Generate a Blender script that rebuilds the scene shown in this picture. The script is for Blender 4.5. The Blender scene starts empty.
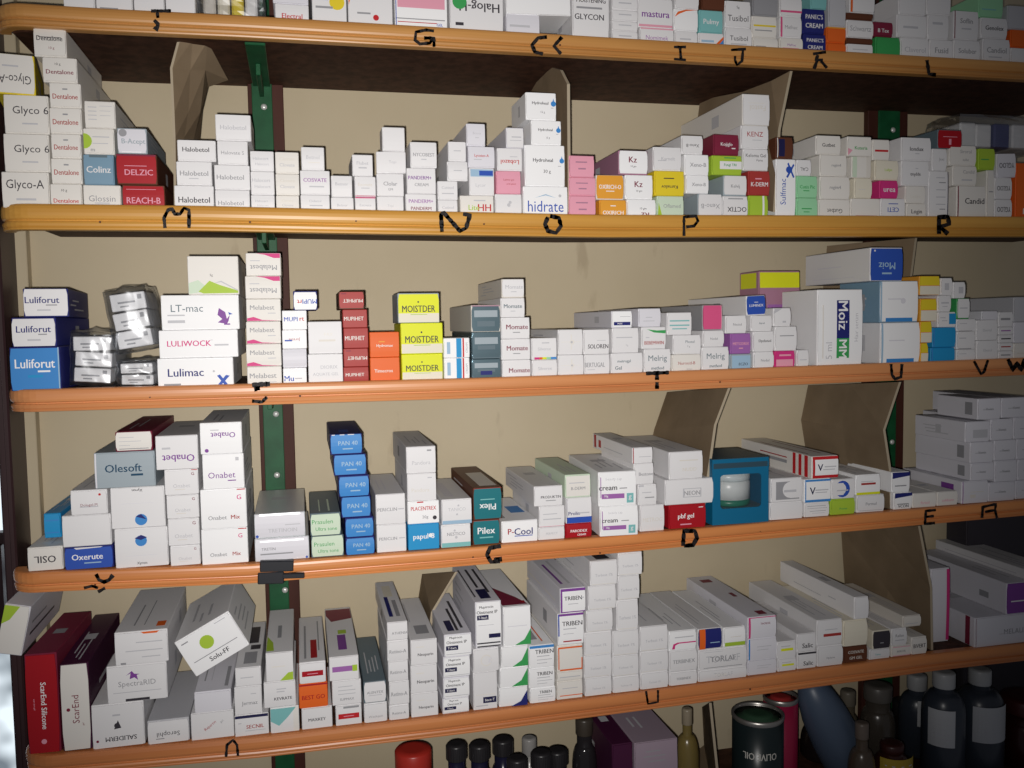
import bpy, bmesh, math, random
from mathutils import Vector, Matrix
random.seed(7)
C = bpy.context.scene.collection
ZC = 1.30                                   # camera height over the (unseen) floor
F, YAW, PITCH, ROLL = 892.78, .232393, .068539, .016195
# ------------------------------------------------------------------ camera frame
cy, sy, cp, sp = math.cos(YAW), math.sin(YAW), math.cos(PITCH), math.sin(PITCH)
fw = Vector((sy*cp, cy*cp, -sp)); rt0 = Vector((cy, -sy, 0)); dn0 = fw.cross(rt0)
cr, sr = math.cos(ROLL), math.sin(ROLL)
rt = cr*rt0+sr*dn0; dn = -sr*rt0+cr*dn0
CAM = Vector((0, -1, ZC))
def at(px, py, Y=0.0):
    """world point seen at a pixel of the photo, on the vertical plane y = Y"""
    v = (px-512)/F*rt+(py-384)/F*dn+fw
    return CAM+v*((Y+1)/v.y)
# ------------------------------------------------------------------ palette
PAL = dict(w=(.80,.79,.80), W=(.86,.85,.86), v=(.74,.73,.78), c=(.80,.75,.62), e=(.74,.70,.64), g=(.33,.33,.35), l=(.55,.55,.58),
  k=(.045,.04,.05), r=(.55,.02,.025), R=(.40,.008,.016), m=(.22,.02,.05), M=(.40,.045,.04), b=(.03,.09,.45), B=(.02,.025,.17), n=(.015,.015,.07),
  s=(.05,.25,.62), S=(.35,.52,.68), t=(.01,.17,.20), T=(.22,.52,.52), G=(.05,.36,.10), L=(.40,.58,.05), j=(.33,.68,.40), J=(.62,.74,.58),
  y=(.80,.62,.03), Y=(.76,.80,.02), o=(.80,.36,.04), O=(.80,.14,.02), p=(.80,.36,.46), P=(.66,.04,.22), q=(.72,.10,.25), u=(.22,.06,.32), U=(.36,.14,.42),
  z=(.36,.42,.46), Z=(.13,.18,.21), x=(.12,.04,.02), a=(.02,.30,.62), A=(.01,.06,.12), d=(.42,.21,.30), i=(.80,.77,.725), h=(.92,.92,.93), Q=(.06,.010,.040), f=(.20,.33,.44), D=(.36,.28,.34))
MC = {}
def mat(key, rgb, rough=.5, metal=0, spec=.5, **kw):
    if key in MC: return MC[key]
    m = bpy.data.materials.new(key); m.use_nodes = True
    b = m.node_tree.nodes['Principled BSDF']
    b.inputs['Base Color'].default_value = (*rgb, 1); b.inputs['Roughness'].default_value = rough
    b.inputs['Metallic'].default_value = metal; b.inputs['Specular IOR Level'].default_value = spec
    for k, v in kw.items(): b.inputs[k.replace('_', ' ')].default_value = v
    MC[key] = m; return m
def noisy(key, rgb, rgb2, scale=(8,8,8), rough=.5, bump=0, detail=6, lo=.35, hi=.65, bscale=None, spec=.5, metal=0):
    if key in MC: return MC[key]
    m = mat(key, rgb, rough, metal, spec); nt = m.node_tree; b = nt.nodes['Principled BSDF']
    tc = nt.nodes.new('ShaderNodeTexCoord'); mp = nt.nodes.new('ShaderNodeMapping'); mp.inputs['Scale'].default_value = scale
    n = nt.nodes.new('ShaderNodeTexNoise'); n.inputs['Detail'].default_value = detail; n.inputs['Scale'].default_value = 1
    r = nt.nodes.new('ShaderNodeValToRGB'); r.color_ramp.elements[0].position = lo; r.color_ramp.elements[1].position = hi
    r.color_ramp.elements[0].color = (*rgb, 1); r.color_ramp.elements[1].color = (*rgb2, 1)
    L = nt.links.new
    L(tc.outputs['Object'], mp.inputs[0]); L(mp.outputs[0], n.inputs['Vector']); L(n.outputs['Fac'], r.inputs[0]); L(r.outputs[0], b.inputs['Base Color'])
    if bump:
        bp = nt.nodes.new('ShaderNodeBump'); bp.inputs['Strength'].default_value = bump; bp.inputs['Distance'].default_value = .001
        L(n.outputs['Fac'], bp.inputs['Height']); L(bp.outputs[0], b.inputs['Normal'])
    return m
def card(k): return mat('printed_card_%d' % list(PAL).index(k), PAL[k], .5, 0, .28)
def ink(k): return mat('ink_%d' % list(PAL).index(k), PAL[k], .5, 0, .25)
FOIL = mat('silver_foil_card', (.62,.64,.66), .35, .2)
FOILD = mat('teal_foil_card', (.16,.24,.28), .25, .6)
# ------------------------------------------------------------------ mesh helpers
def link(name, bm, mats, parent=None, smooth=False):
    me = bpy.data.meshes.new(name); bm.normal_update(); bm.to_mesh(me); bm.free()
    for m in (mats if isinstance(mats, (list, tuple)) else [mats]): me.materials.append(m)
    if smooth: me.polygons.foreach_set('use_smooth', [True]*len(me.polygons))
    o = bpy.data.objects.new(name, me); C.objects.link(o); o.parent = parent; return o
def empty(name, loc, label, cat, group=None, rz=0, ry=0):
    o = bpy.data.objects.new(name, None); C.objects.link(o); o.location = loc; o.rotation_euler = (0, ry, rz); o.empty_display_size = .02
    tag(o, label, cat, group); return o
LBL = set()
def tag(o, label, cat, group=None, kind=None):
    o['label'] = label; o['category'] = cat
    n = len(label.replace(',', ' ').split())
    if n > 16 or n < 4: print('LABEL LENGTH', n, label)
    if label in LBL: print('DUP LABEL', label)
    LBL.add(label)
    if group: o['group'] = group
    if kind: o['kind'] = kind
def box(bm, x0, x1, y0, y1, z0, z1, mi=0, bev=0, M=None):
    vs = [bm.verts.new((x, y, z)) for x in (x0, x1) for y in (y0, y1) for z in (z0, z1)]
    fs = [bm.faces.new([vs[i] for i in q]) for q in ((0,1,3,2),(4,6,7,5),(0,4,5,1),(2,3,7,6),(0,2,6,4),(1,5,7,3))]
    for f in fs: f.material_index = mi
    if bev:
        r = bmesh.ops.bevel(bm, geom=list({e for f in fs for e in f.edges}), offset=bev, segments=1, affect='EDGES')
        for f in r['faces']: f.material_index = mi
        vs = list({v for v in vs if v.is_valid} | set(r['verts']))
    if M is not None:
        for v in vs: v.co = M @ v.co
    return vs
def lathe(bm, prof, n=28, c=(0,0,0), mi=0, M=None, caps=True):
    rings = []
    for r, z in prof:
        rings.append([bm.verts.new((c[0]+r*math.cos(2*math.pi*i/n), c[1]+r*math.sin(2*math.pi*i/n), c[2]+z)) for i in range(n)])
    for a, b in zip(rings, rings[1:]):
        for i in range(n):
            f = bm.faces.new((a[i], a[(i+1) % n], b[(i+1) % n], b[i])); f.material_index = mi; f.smooth = True
    if caps:
        for rg, fl in ((rings[0], True), (rings[-1], False)):
            f = bm.faces.new(rg[::-1] if fl else rg); f.material_index = mi
    if M is not None:
        for rg in rings:
            for v in rg: v.co = M @ v.co
# ------------------------------------------------------------------ lettering
TX = {}
def text_geo(s, bold=False):
    k = (s, bold)
    if k in TX: return TX[k]
    cu = bpy.data.curves.new('lettering', 'FONT'); cu.body = s; cu.align_x = 'CENTER'; cu.resolution_u = 2; cu.size = 1
    o = bpy.data.objects.new('lettering', cu); C.objects.link(o); bpy.context.view_layer.update()
    dg = bpy.context.evaluated_depsgraph_get(); me = o.evaluated_get(dg).to_mesh()
    vs = [(v.co.x, v.co.y) for v in me.vertices]; fs = [tuple(p.vertices) for p in me.polygons]
    o.evaluated_get(dg).to_mesh_clear(); bpy.data.objects.remove(o); bpy.data.curves.remove(cu)
    if vs and bold:
        n0 = len(vs); vs = [(x+d, y) for d in (-.016, 0, .016) for x, y in vs]; fs = [tuple(i+n0*k for i in f) for k in range(3) for f in fs]
    if vs:
        xa, xb = min(v[0] for v in vs), max(v[0] for v in vs); ya, yb = min(v[1] for v in vs), max(v[1] for v in vs)
        vs = [(x-(xa+xb)/2, y-(ya+yb)/2) for x, y in vs]; TX[k] = (vs, fs, xb-xa, yb-ya)
    else: TX[k] = ([], [], 1, 1)
    return TX[k]
def printing(bm, els, w, h, put, slot, flat=False):
    """els: list of printed marks in the DSL, put(x, z, layer) -> 3D point, slot(colour) -> material index"""
    for li, e in enumerate(els):
        a = e.split(':'); k = a[0]; lay = 1+li
        if not k: continue
        if k in 'tTuUvV':
            s, u, v, hh, col = a[1], float(a[2]), float(a[3]), float(a[4]), a[5]
            vs, fs, tw, th = text_geo(s, k in 'TUV'); 
            if not vs: continue
            rot = {'t':0,'T':0,'u':math.pi,'U':math.pi,'v':math.pi/2,'V':-math.pi/2}[k]
            if len(a) > 6: rot += math.radians(float(a[6]))
            side = k in 'vV'
            room = (h if side else w)*.80
            sc = .86*hh*(w if side else h)/th; sx = min(sc, room/tw)
            c_, s_ = math.cos(rot), math.sin(rot)
            nv = []; n0 = max(1, len(vs)//3)
            for i_, (x, y) in enumerate(vs):
                X, Z = x*sx, y*sc
                nv.append(bm.verts.new(put(u*w+X*c_-Z*s_, v*h+X*s_+Z*c_, lay+(.35*(i_//n0) if k in 'TUV' else 0))))
            for f in fs:
                try: bm.faces.new([nv[i] for i in f]).material_index = slot(col)
                except ValueError: pass
        else:
            if k == 'r':
                u0, v0, u1, v1 = map(float, a[1:5]); col = a[5]; m = max(1, int((v1-v0)*10)); u1 = min(u1, .985); u0 = max(u0, .015); v0 = max(v0, .02); v1 = min(v1, .985)
                vv = [[bm.verts.new(put(u*w, (v0+(v1-v0)*i/m)*h, lay)) for u in (u0, u1)] for i in range(m+1)]
                for p, q in zip(vv, vv[1:]): bm.faces.new((p[0], p[1], q[1], q[0])).material_index = slot(col)
                continue
            if k == 'p':
                n = list(map(float, a[1].split(','))); pts = list(zip(n[::2], n[1::2])); col = a[2]
            elif k == 'c':
                u, v, r = map(float, a[1:4]); col = a[4]
                pts = [(u+r*h/w*math.cos(t*math.pi/8), v+r*math.sin(t*math.pi/8)) for t in range(16)]
            pts = [(min(.985, max(.015, x)), min(.98, max(.02, z))) for x, z in pts]
            f = bm.faces.new([bm.verts.new(put(x*w, z*h, lay if not flat else -lay)) for x, z in pts]); f.material_index = slot(col)
# ------------------------------------------------------------------ the shelves
TOPS = [[(-10,1),(100,8),(240,15),(640,39),(1024,62),(1130,68)],
 [(-5,203),(200,205.5),(360,209.5),(600,214.5),(780,215),(1024,216.5),(1130,218)],
 [(4,390),(240,384),(480,377.7),(620,373),(800,366),(1024,357.6),(1130,354)],
 [(8,574.5),(50,571.5),(245,564.5),(440,549.7),(600,537),(780,521),(1024,500),(1130,490)],
 [(21,757),(60,754),(260,737),(460,714.7),(680,687),(940,653),(1024,644),(1130,631)]]
LIPH = [.023, .0265, .0235, .0215, .0235]
PROUD = [.004, .004, .002, .0, .0]           # how far the lip stands above the board
LIPT = .010
WALL = .205
SH = []
for L in TOPS: SH.append([(p.x, p.z) for p in (at(x, y, 0) for x, y in L)])
SH.append([(-.4, SH[4][0][1]-.205), (1.3, SH[4][0][1]-.205)])
def lipz(s, x):
    P = SH[s]
    for a, b in zip(P, P[1:]):
        if x <= b[0]: break
    t = (x-a[0])/(b[0]-a[0]); return a[1]+(b[1]-a[1])*t
def boardz(s, x): return lipz(s, x)-(PROUD[s] if s < 5 else 0)
def wood(key, c1, c2, rough=.36):
    m = noisy(key, c1, c2, (2.2, 60, 70), rough, .25, 8, .3, .72)
    return m
LIPM = [wood('varnished_pine_a', (.46,.20,.05), (.66,.33,.10)), wood('varnished_pine_b', (.50,.23,.035), (.72,.38,.08)),
        wood('varnished_pine_c', (.54,.20,.07), (.76,.33,.13)), wood('varnished_pine_d', (.56,.19,.055), (.78,.31,.10)), wood('varnished_pine_e', (.50,.16,.05), (.70,.27,.09))]
BROWN = noisy('brown_painted_board', (.040,.016,.009), (.080,.034,.020), (90,90,90), .7, .2, spec=.2)
KNOT = mat('knot_dark', (.10,.03,.01), .6)
MARK = noisy('black_marker', (.012,.010,.012), (.04,.03,.03), (200,200,200), .6)
ORD = ['first','second','third','fourth','fifth','sixth','seventh','eighth','ninth','tenth','eleventh','twelfth','thirteenth','fourteenth','fifteenth','sixteenth','seventeenth','eighteenth']
SHN = ['top shelf','second shelf','third shelf','fourth shelf','fifth shelf','bottom shelf']
def shelf(s):
    root = empty('wall_shelf', (at(500, 300).x, 0, boardz(s, .2)), ['brown board with pine moulding lettered G to L, highest of the five shelves',
      'yellowish pine edged shelf lettered M to R, second shelf from the top', 'orange pine edged shelf lettered T to W, middle one of five',
      'orange pine edged shelf lettered C to F, black tape wrapped on its edge', 'lowest orange pine edged shelf with a hand drawn arch mark'][s], 'shelf', 'pine edged wall shelves')
    base = Vector(root.location)
    P = SH[s]; H = LIPH[s]
    # path of the moulding: round left end, then along the front
    xl = P[0][0]; R = .030
    path = []
    for t in range(9):
        a = math.pi/2*t/8
        path.append((xl+R-R*math.cos(math.pi/2-a) if False else xl+R*(1-math.sin(a)), R*(1-math.cos(a)) , 0))
    path = []
    for t in range(9):
        a = math.pi/2*(1-t/8)              # a from 90deg (end, pointing to wall) to 0 (front)
        path.append((xl+R-R*math.sin(a), R-R*math.cos(a), -math.sin(a), -math.cos(a)))
    xs = sorted(set([xl+R+.02]+[xl+R+(P[-1][0]-xl-R)*i/40 for i in range(1, 41)]))
    for x in xs: path.append((x, 0, 0, -1))
    # section (out = distance in front of the path, z from the top) of the beaded moulding
    sec = [(0,0)]+[(.0022*math.sin(math.pi*i/6)+.0, -.0005-.27*i/6) for i in range(1, 6)]
    prof = [(-LIPT, 0.0), (-.001, 0.0), (.0010, .03), (.0020, .09), (.0026, .20), (.0028, .34), (.0026, .46), (.0018, .55), (.0006, .59), (-.0006, .61), (-.0004, .65), (.0012, .68), (.0020, .75), (.0016, .84), (.0008, .88), (.0014, .92), (.0010, .98), (-.001, 1.0), (-LIPT, 1.0)]
    bm = bmesh.new(); rings = []
    for x, y, nx, ny in path:
        z = lipz(s, x)
        rings.append([bm.verts.new((x+nx*o-base.x, y+ny*o-base.y, z-d*H-base.z)) for o, d in prof])
    for a, b in zip(rings, rings[1:]):
        for i in range(len(prof)):
            j = (i+1) % len(prof); bm.faces.new((a[i], a[j], b[j], b[i]))
    bm.faces.new(rings[0]); bm.faces.new(rings[-1][::-1])
    bmesh.ops.recalc_face_normals(bm, faces=bm.faces)
    link('front_moulding', bm, LIPM[s], root)
    bm = bmesh.new(); rings = []
    th = min(.018, H-PROUD[s]-.002)
    if s == 1: th = .010
    for x in [xl+LIPT+.001]+xs:
        z = boardz(s, x)
        y0 = LIPT if x > xl+R else R
        rings.append([bm.verts.new((x-base.x, y, zz)) for y, zz in ((y0, z-base.z), (WALL, z-base.z), (WALL, z-th-base.z), (y0, z-th-base.z))])
    for a, b in zip(rings, rings[1:]):
        for i in range(4): bm.faces.new((a[i], b[i], b[(i+1) % 4], a[(i+1) % 4]))
    bm.faces.new(rings[0]); bm.faces.new(rings[-1][::-1]); bmesh.ops.recalc_face_normals(bm, faces=bm.faces)
    link('shelf_board', bm, BROWN, root)
    return root, base
def stroke(bm, pts, w, M, n=3):
    """a wobbly marker stroke through 2D points"""
    P = [Vector(p) for p in pts]; Q = []
    for a, b in zip(P, P[1:]):
        m = max(2, int((b-a).length/2)); Q += [a.lerp(b, i/m) for i in range(m)]
    Q.append(P[-1]); prev = None
    for i, q in enumerate(Q):
        d = (Q[min(i+1, len(Q)-1)]-Q[max(i-1, 0)]); d = d.normalized() if d.length else Vector((1, 0)); nn = Vector((-d.y, d.x))*w*(.56+.24*random.random())
        cur = (bm.verts.new(M(q+nn)), bm.verts.new(M(q-nn)))
        if prev:
            try: bm.faces.new((prev[0], prev[1], cur[1], cur[0]))
            except ValueError: pass
        prev = cur
shelves = [shelf(s) for s in range(5)]
def letter(s, name, strokes, w=3.2):
    root, base = shelves[s]; bm = bmesh.new()
    for st in strokes:
        stroke(bm, st, w, lambda q: at(q.x, q.y, -.0030)-base)
    # the marker follows the beads of the moulding: thin solid ink
    r = bmesh.ops.solidify(bm, geom=bm.faces[:], thickness=-.0004)
    bmesh.ops.recalc_face_normals(bm, faces=bm.faces)
    o = link('marker_letter', bm, MARK, root); o['label'] = name
letter(0, 'hand drawn black mark', [[(151,11),(157,11),(158,18)],[(157,11),(171,11)],[(154,20),(158,24),(157,30),(154,27)]], 2.6)
letter(0, 'hand drawn letter G', [[(434,31),(426,30),(416,32),(415,40),(420,44),(430,43),(433,38)],[(424,38),(434,38),(434,47)]], 2.4)
letter(0, 'hand drawn letter C', [[(547,37),(538,38),(532,45),(535,52),(543,54)],[(562,37),(554,46),(561,54)]], 2.6)
letter(0, 'hand drawn letter I', [[(674,47),(686,47)],[(680,47),(681,59)],[(674,59),(686,60)]], 2)
letter(0, 'hand drawn letter U', [[(731,50),(746,49)],[(743,50),(742,61),(737,65),(735,60),(735,56)]], 2)
letter(0, 'hand drawn letter K', [[(813,54),(826,52)],[(818,55),(816,60),(823,60)],[(817,61),(814,69)],[(821,61),(827,68)]], 2.4)
letter(0, 'hand drawn letter L', [[(927,60),(929,74),(936,75)]], 2.6)
letter(1, 'hand drawn letter M', [[(165,228),(164,218),(168,210),(172,209),(175,214),(180,214),(184,208),(189,210),(189,228)]], 2.6)
letter(1, 'hand drawn letter N', [[(442,232),(441,214),(444,213),(460,231),(466,228),(470,215),(463,214)]], 3)
letter(1, 'hand drawn letter O', [[(548,217),(545,224),(548,231),(556,233),(561,226),(559,218),(550,216)]], 3)
letter(1, 'hand drawn letter P', [[(684,236),(684,217),(696,216),(698,221),(694,226),(686,227)]], 2.2)
letter(1, 'hand drawn letter R', [[(939,234),(939,217),(948,217),(949,224),(940,227),(948,234)]], 3.2)
letter(2, 'dark hand drawn mark', [[(252,385),(270,384)],[(254,389),(260,388)]], 3.4); letter(2, 'dark hand drawn smear', [[(252,401),(262,402),(267,397)]], 2.6)
letter(2, 'hand drawn letter T', [[(646,373.5),(669,372.5)],[(657,374),(657,380)],[(657,382),(657,389)]], 2.8)
letter(2, 'hand drawn letter U', [[(891,364),(892,375),(895,379),(901,377),(902,364)]], 2.2)
letter(2, 'hand drawn letter V', [[(974,361),(981,374),(984,372),(988,360)]], 2.2)
letter(2, 'hand drawn letter W', [[(1008,359),(1013,370),(1017,363),(1021,370),(1025,359)]], 3)
letter(3, 'dark smudge on the wood', [[(96,574),(99,580),(104,582),(109,580),(113,575)]], 3); letter(3, 'dark smudge on the wood', [[(84,588),(92,586),(98,588)],[(98,592),(105,588)]], 2.2)
letter(3, 'hand drawn letter C', [[(501,546),(490,548),(487,555),(491,562),(500,561)],[(494,560),(502,559)]], 3.4)
letter(3, 'hand drawn letter D', [[(683,546),(684,531),(695,531),(697,538),(693,545),(684,546)]], 3)
letter(3, 'hand drawn letter E', [[(936,510),(926,511),(925,524),(935,523)],[(926,517),(934,516)]], 2)
letter(3, 'hand drawn letter F', [[(983,506),(982,518)],[(983,507),(996,504),(995,510),(985,512)],[(995,510),(997,518)]], 2)
letter(4, 'hand drawn arch mark', [[(226,757),(227,745),(233,740),(237,745),(238,756)]], 2)
letter(4, 'faint hand drawn mark', [[(646,691),(648,704),(658,702),(658,690)]], 1.6)
# black tape wrapped round the moulding over the bracket
root, base = shelves[3]; bm = bmesh.new()
a = at(275, 562, 0); z1 = lipz(3, a.x)
M = Matrix.Translation(Vector((a.x, 0, z1))-base) @ Matrix.Rotation(.05, 4, 'Y')
box(bm, -.016, .020, -.0036, .0125, -.010, .0022, 0, .001, M)
box(bm, -.018, .010, -.0034, .0125, -.0235, -.010, 0, .001, M); box(bm, .008, .032, -.0038, .002, -.018, -.012, 0, .001, M)
link('black_tape', bm, mat('black_tape', (.012,.013,.018), .4), root)
# nail heads and knots in the mouldings
for s, pts in enumerate([[(358,28),(560,45)], [(100,222),(250,222),(356,221),(484,224),(730,224),(820,224)], [(60,398),(150,397),(300,396),(720,382)], [(95,585),(290,573),(600,553),(473,557),(760,531)], [(330,738),(560,708),(750,689)]]):
    for x, y in pts:
        root, base = shelves[s]; bm = bmesh.new(); q = at(x, y, -.0018)-base
        lathe(bm, [(.0012, 0), (.0010, .0008)], 8, M=Matrix.Translation(q) @ Matrix.Rotation(math.pi/2, 4, 'X'))
        link('nail_head', bm, KNOT, root)
# ------------------------------------------------------------------ setting: wall, uprights, brackets
def struct(name, bm, m, smooth=False):
    o = link(name, bm, m, None, smooth); o['kind'] = 'structure'; return o
WALLM = noisy('stained_cream_board', (.52,.435,.29), (.62,.53,.375), (3,3,3), .75, .15, 9, .3, .7)
nt = WALLM.node_tree; bs = nt.nodes['Principled BSDF']; src = bs.inputs['Base Color'].links[0].from_socket
tc = [n for n in nt.nodes if n.type == 'TEX_COORD'][0]
n2 = nt.nodes.new('ShaderNodeTexNoise'); n2.inputs['Scale'].default_value = 22; n2.inputs['Detail'].default_value = 5
mp2 = nt.nodes.new('ShaderNodeMapping'); mp2.inputs['Scale'].default_value = (1, 1, .35)
r2 = nt.nodes.new('ShaderNodeValToRGB'); r2.color_ramp.elements[0].position = .66; r2.color_ramp.elements[1].position = .74
r2.color_ramp.elements[1].color = (.5,.5,.5,1)
mx = nt.nodes.new('ShaderNodeMix'); mx.data_type = 'RGBA'; mx.inputs[7].default_value = (.36,.28,.18,1)
for a, b in ((tc.outputs['Object'], mp2.inputs[0]), (mp2.outputs[0], n2.inputs['Vector']), (n2.outputs['Fac'], r2.inputs[0]), (r2.outputs[0], mx.inputs[0]), (src, mx.inputs[6]), (mx.outputs[2], bs.inputs['Base Color'])): nt.links.new(a, b)
UPM = noisy('dark_red_brown_upright', (.050,.015,.010), (.080,.026,.018), (30,30,3), .6, spec=.25)
POSTM = noisy('dark_brown_post', (.030,.012,.014), (.055,.024,.026), (30,30,3), .45)
ZB, ZT = .45, 1.85
xL = at(20, 400, WALL).x
bm = bmesh.new(); box(bm, xL-.01, 1.4, WALL, WALL+.012, ZB, ZT); struct('wall_back', bm, WALLM)
def upright(px0, px1, pg0, pg1, screws, nm, fr, arm=.175):
    """brown wooden upright on the wall with a green steel strip and arms under the shelves"""
    x0, x1 = [at(p, 330, WALL-.012).x for p in (px0, px1)]
    bm = bmesh.new(); box(bm, x0, x1, WALL-.012, WALL-.0005, ZB, ZT, 0, .0008); o = struct(nm, bm, UPM)
    g0, g1 = [at(p, 330, WALL-.014).x for p in (pg0, pg1)]
    root = empty('shelf_bracket', ((g0+g1)/2, WALL-.012, 1.3), fr, 'bracket', 'green steel shelf brackets'); b = Vector(root.location)
    bm = bmesh.new()
    gm = noisy('green_paint', (.006,.075,.026), (.010,.105,.038), (40,40,40), .5, spec=.3)
    box(bm, g0-b.x, g1-b.x, -.003, 0, ZB-b.z, ZT-b.z, 0, .0006); link('upright_strip', bm, gm, root)
    xc = (g0+g1)/2
    for s in (range(5) if arm > .05 else ()):
        zz = boardz(s, xc)-(.0105 if s == 1 else min(.018, LIPH[s]-PROUD[s]-.002)+.0005)
        bm = bmesh.new(); w = (g1-g0)/2*.86
        box(bm, -w, w, -arm, -.0035, zz-.003-b.z, zz-b.z, 0, .0006)
        box(bm, -w*.25, w*.25, -arm*.6, -.0035, zz-.016-b.z, zz-.003-b.z, 0, .0006)
        link('shelf_arm', bm, gm, root)
    for (px, py) in screws:
        q = at(px, py, WALL-.0155); bm = bmesh.new()
        lathe(bm, [(.0040, 0), (.0038, .0012), (.002, .0024), (.0003, .0027)], 14, M=Matrix.Translation(q-b) @ Matrix.Rotation(math.pi/2, 4, 'X'))
        o = link('screw_head', bm, mat('zinc_screw', (.75,.76,.74), .3, .3), root)
upright(256, 291, 260, 280, [(264,107),(276,414),(277,475),(285,590)], 'trim_1', 'green steel bracket strip on the brown upright left of centre')
upright(866, 905, 876, 897, [(893,130),(892,442)], 'trim_2', 'green steel bracket strip on the brown upright at the right', .03)
# left side: cream batten, dark post
bm = bmesh.new(); a0, a1 = at(16, 420, WALL-.02).x, at(35, 420, WALL-.02).x
box(bm, a0, a1, WALL-.018, WALL-.0005, ZB, ZT, 0, .001); struct('trim_3', bm, WALLM)
bm = bmesh.new(); p0, p1 = at(4, 560, .13).x, at(20, 560, .13).x
box(bm, p0, p1-.003, .13, WALL+.02, ZB, ZT, 0, .002); box(bm, p1-.0125, p1-.009, .1285, .1305, ZB, ZT); struct('trim_4', bm, POSTM)
# far left: daylight through a window opening seen past the post
def window():
    Yw = .9
    A = at(-60, 380, Yw); B = at(30, 900, Yw)
    bm = bmesh.new(); box(bm, A.x-.5, B.x+.12, Yw+.06, Yw+.08, A.z-.9, A.z+.6)
    m = bpy.data.materials.new('daylight_outside'); m.use_nodes = True; nt = m.node_tree; nt.nodes.clear()
    out = nt.nodes.new('ShaderNodeOutputMaterial'); em = nt.nodes.new('ShaderNodeEmission'); em.inputs[1].default_value = 1.2
    tc = nt.nodes.new('ShaderNodeTexCoord'); n = nt.nodes.new('ShaderNodeTexNoise'); n.inputs['Scale'].default_value = 9
    r = nt.nodes.new('ShaderNodeValToRGB'); r.color_ramp.elements[0].position = .4; r.color_ramp.elements[0].color = (.16,.19,.22,1); r.color_ramp.elements[1].position = .55; r.color_ramp.elements[1].color = (.75,.84,.9,1)
    for a, b in ((tc.outputs['Object'], n.inputs['Vector']), (n.outputs['Fac'], r.inputs[0]), (r.outputs[0], em.inputs[0]), (em.outputs[0], out.inputs[0])): nt.links.new(a, b)
    o = struct('window_1', bm, m)
    bm = bmesh.new()
    zz = A.z
    box(bm, A.x-.5, B.x+.2, Yw, Yw+.03, at(0, 438, Yw).z, A.z+.7, 0, .003)
    box(bm, A.x-.5, B.x+.2, Yw, Yw+.03, at(0, 545, Yw).z, at(0, 533, Yw).z, 0, .003)
    x = at(1, 600, Yw).x
    box(bm, x-.006, x+.006, Yw-.004, Yw+.03, at(0, 640, Yw).z, at(0, 545, Yw).z, 0, .001)
    link('window_frame', bm, POSTM, o)
window()
# ------------------------------------------------------------------ cartons
MARKS = [[(160,'the black mark'),(425,'letter G'),(548,'letter C'),(680,'letter I'),(739,'letter U'),(821,'letter K'),(931,'letter L')],
 [(177,'letter M'),(456,'letter N'),(553,'letter O'),(689,'letter P'),(944,'letter R')],
 [(261,'the dark mark'),(657,'letter T'),(897,'letter U'),(981,'letter V'),(1013,'letter W')],
 [(105,'the smudge'),(276,'the tape'),(494,'letter C'),(690,'letter D'),(930,'letter E'),(989,'letter F')],
 [(232,'the arch mark'),(652,'the faint mark')]]
COLS = {s: [] for s in range(5)}
def col(s, *boxes, Y=.004):
    COLS[s].append((Y, [b if isinstance(b, dict) else b for b in boxes]))
def b(x0, x1, yt, look, dsl, **k):
    return dict(x0=x0, x1=x1, yt=yt, look=look, dsl=dsl, **k)
exec_rows = None
PL = lambda n='white': n+' carton, plain end'
# ---- top shelf (its upper part is cut by the frame)
col(0, b(62,94,-28,'white carton','w'), b(62,93,-58,'white carton','w'))
col(0, b(95,132,-22,'white carton','w;r:.1:.1:.6:.16:g'))
col(0, b(133,164,-18,'white carton','w'), b(133,162,-45,'white carton','w'))
col(0, b(165,195,-15,'white carton','w'))
col(0, b(275,309,4,'white carton, red print','w;T:Electral:.5:.35:.3:r'), b(272,308,-28,'grey carton','v'))
col(0, b(311,346,-30,'white blue topped carton','w;r:0:.75:1:1:S;r:0:.45:.5:.6:S;c:.72:.42:.14:y;r:.1:.3:.6:.34:g'))
col(0, b(347,392,-32,'white carton with orange corner','w;p:0,.35,0,1,.6,1,.28,.82,.1,.6:O;c:.62:.17:.05:r;r:.2:.22:.5:.25:g', sp={}))
col(0, b(394,447,-22,'white carton with blue letters','h;r:.05:.14:.8:.155:r;r:.05:.42:.95:.62:p;T:DENTIFIL:.5:.76:.16:B;r:0:0:.03:1:b;r:.03:.2:.95:.22:g;T:GEL:.85:.12:.06:b'))
col(0, b(449,503,-28,'white carton, upturned green print','w;r:.15:.93:.9:.96:g;U:Halog-H:.55:.45:.22:k;c:.18:.5:.12:G;r:.1:.12:.25:.17:k'))
col(0, b(506,540,14,'small grey carton','v;r:.1:.4:.7:.5:l'), b(506,571,-20,'tilted white carton','h', roll=-2, L=.1))
col(0, b(572,609,-26,'white carton with maroon corner','w;T:MOISTENING:.5:.6:.08:k;T:GLYCON:.45:.35:.1:k;r:.65:.78:.95:.98:R;r:.1:.47:.8:.5:g'))
for x0, x1, ys in [(612,638,(31,21,10,-2,-13))]:
    col(0, *[b(x0,x1,y,'small white carton','w;r:.25:.5:.75:.62:l') for y in ys])
col(0, b(640,674,28,'white carton, purple print','w;t:Nomimek:.5:.4:.3:U;r:0:.9:1:1:p'), b(638,673,-1,'white carton, violet print','w;T:mastura:.5:.45:.22:u;r:0:0:1:.1:p'), b(640,672,-28,'white carton','w'))
col(0, b(675,699,31,'white carton','w;r:.2:.4:.7:.5:l'), b(674,699,9,'white carton with orange arc','h;p:.0,.6,.15,.85,.5,.97,1,1,.5,.9,.2,.75:O'), b(675,700,-14,'white carton','w'))
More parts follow.
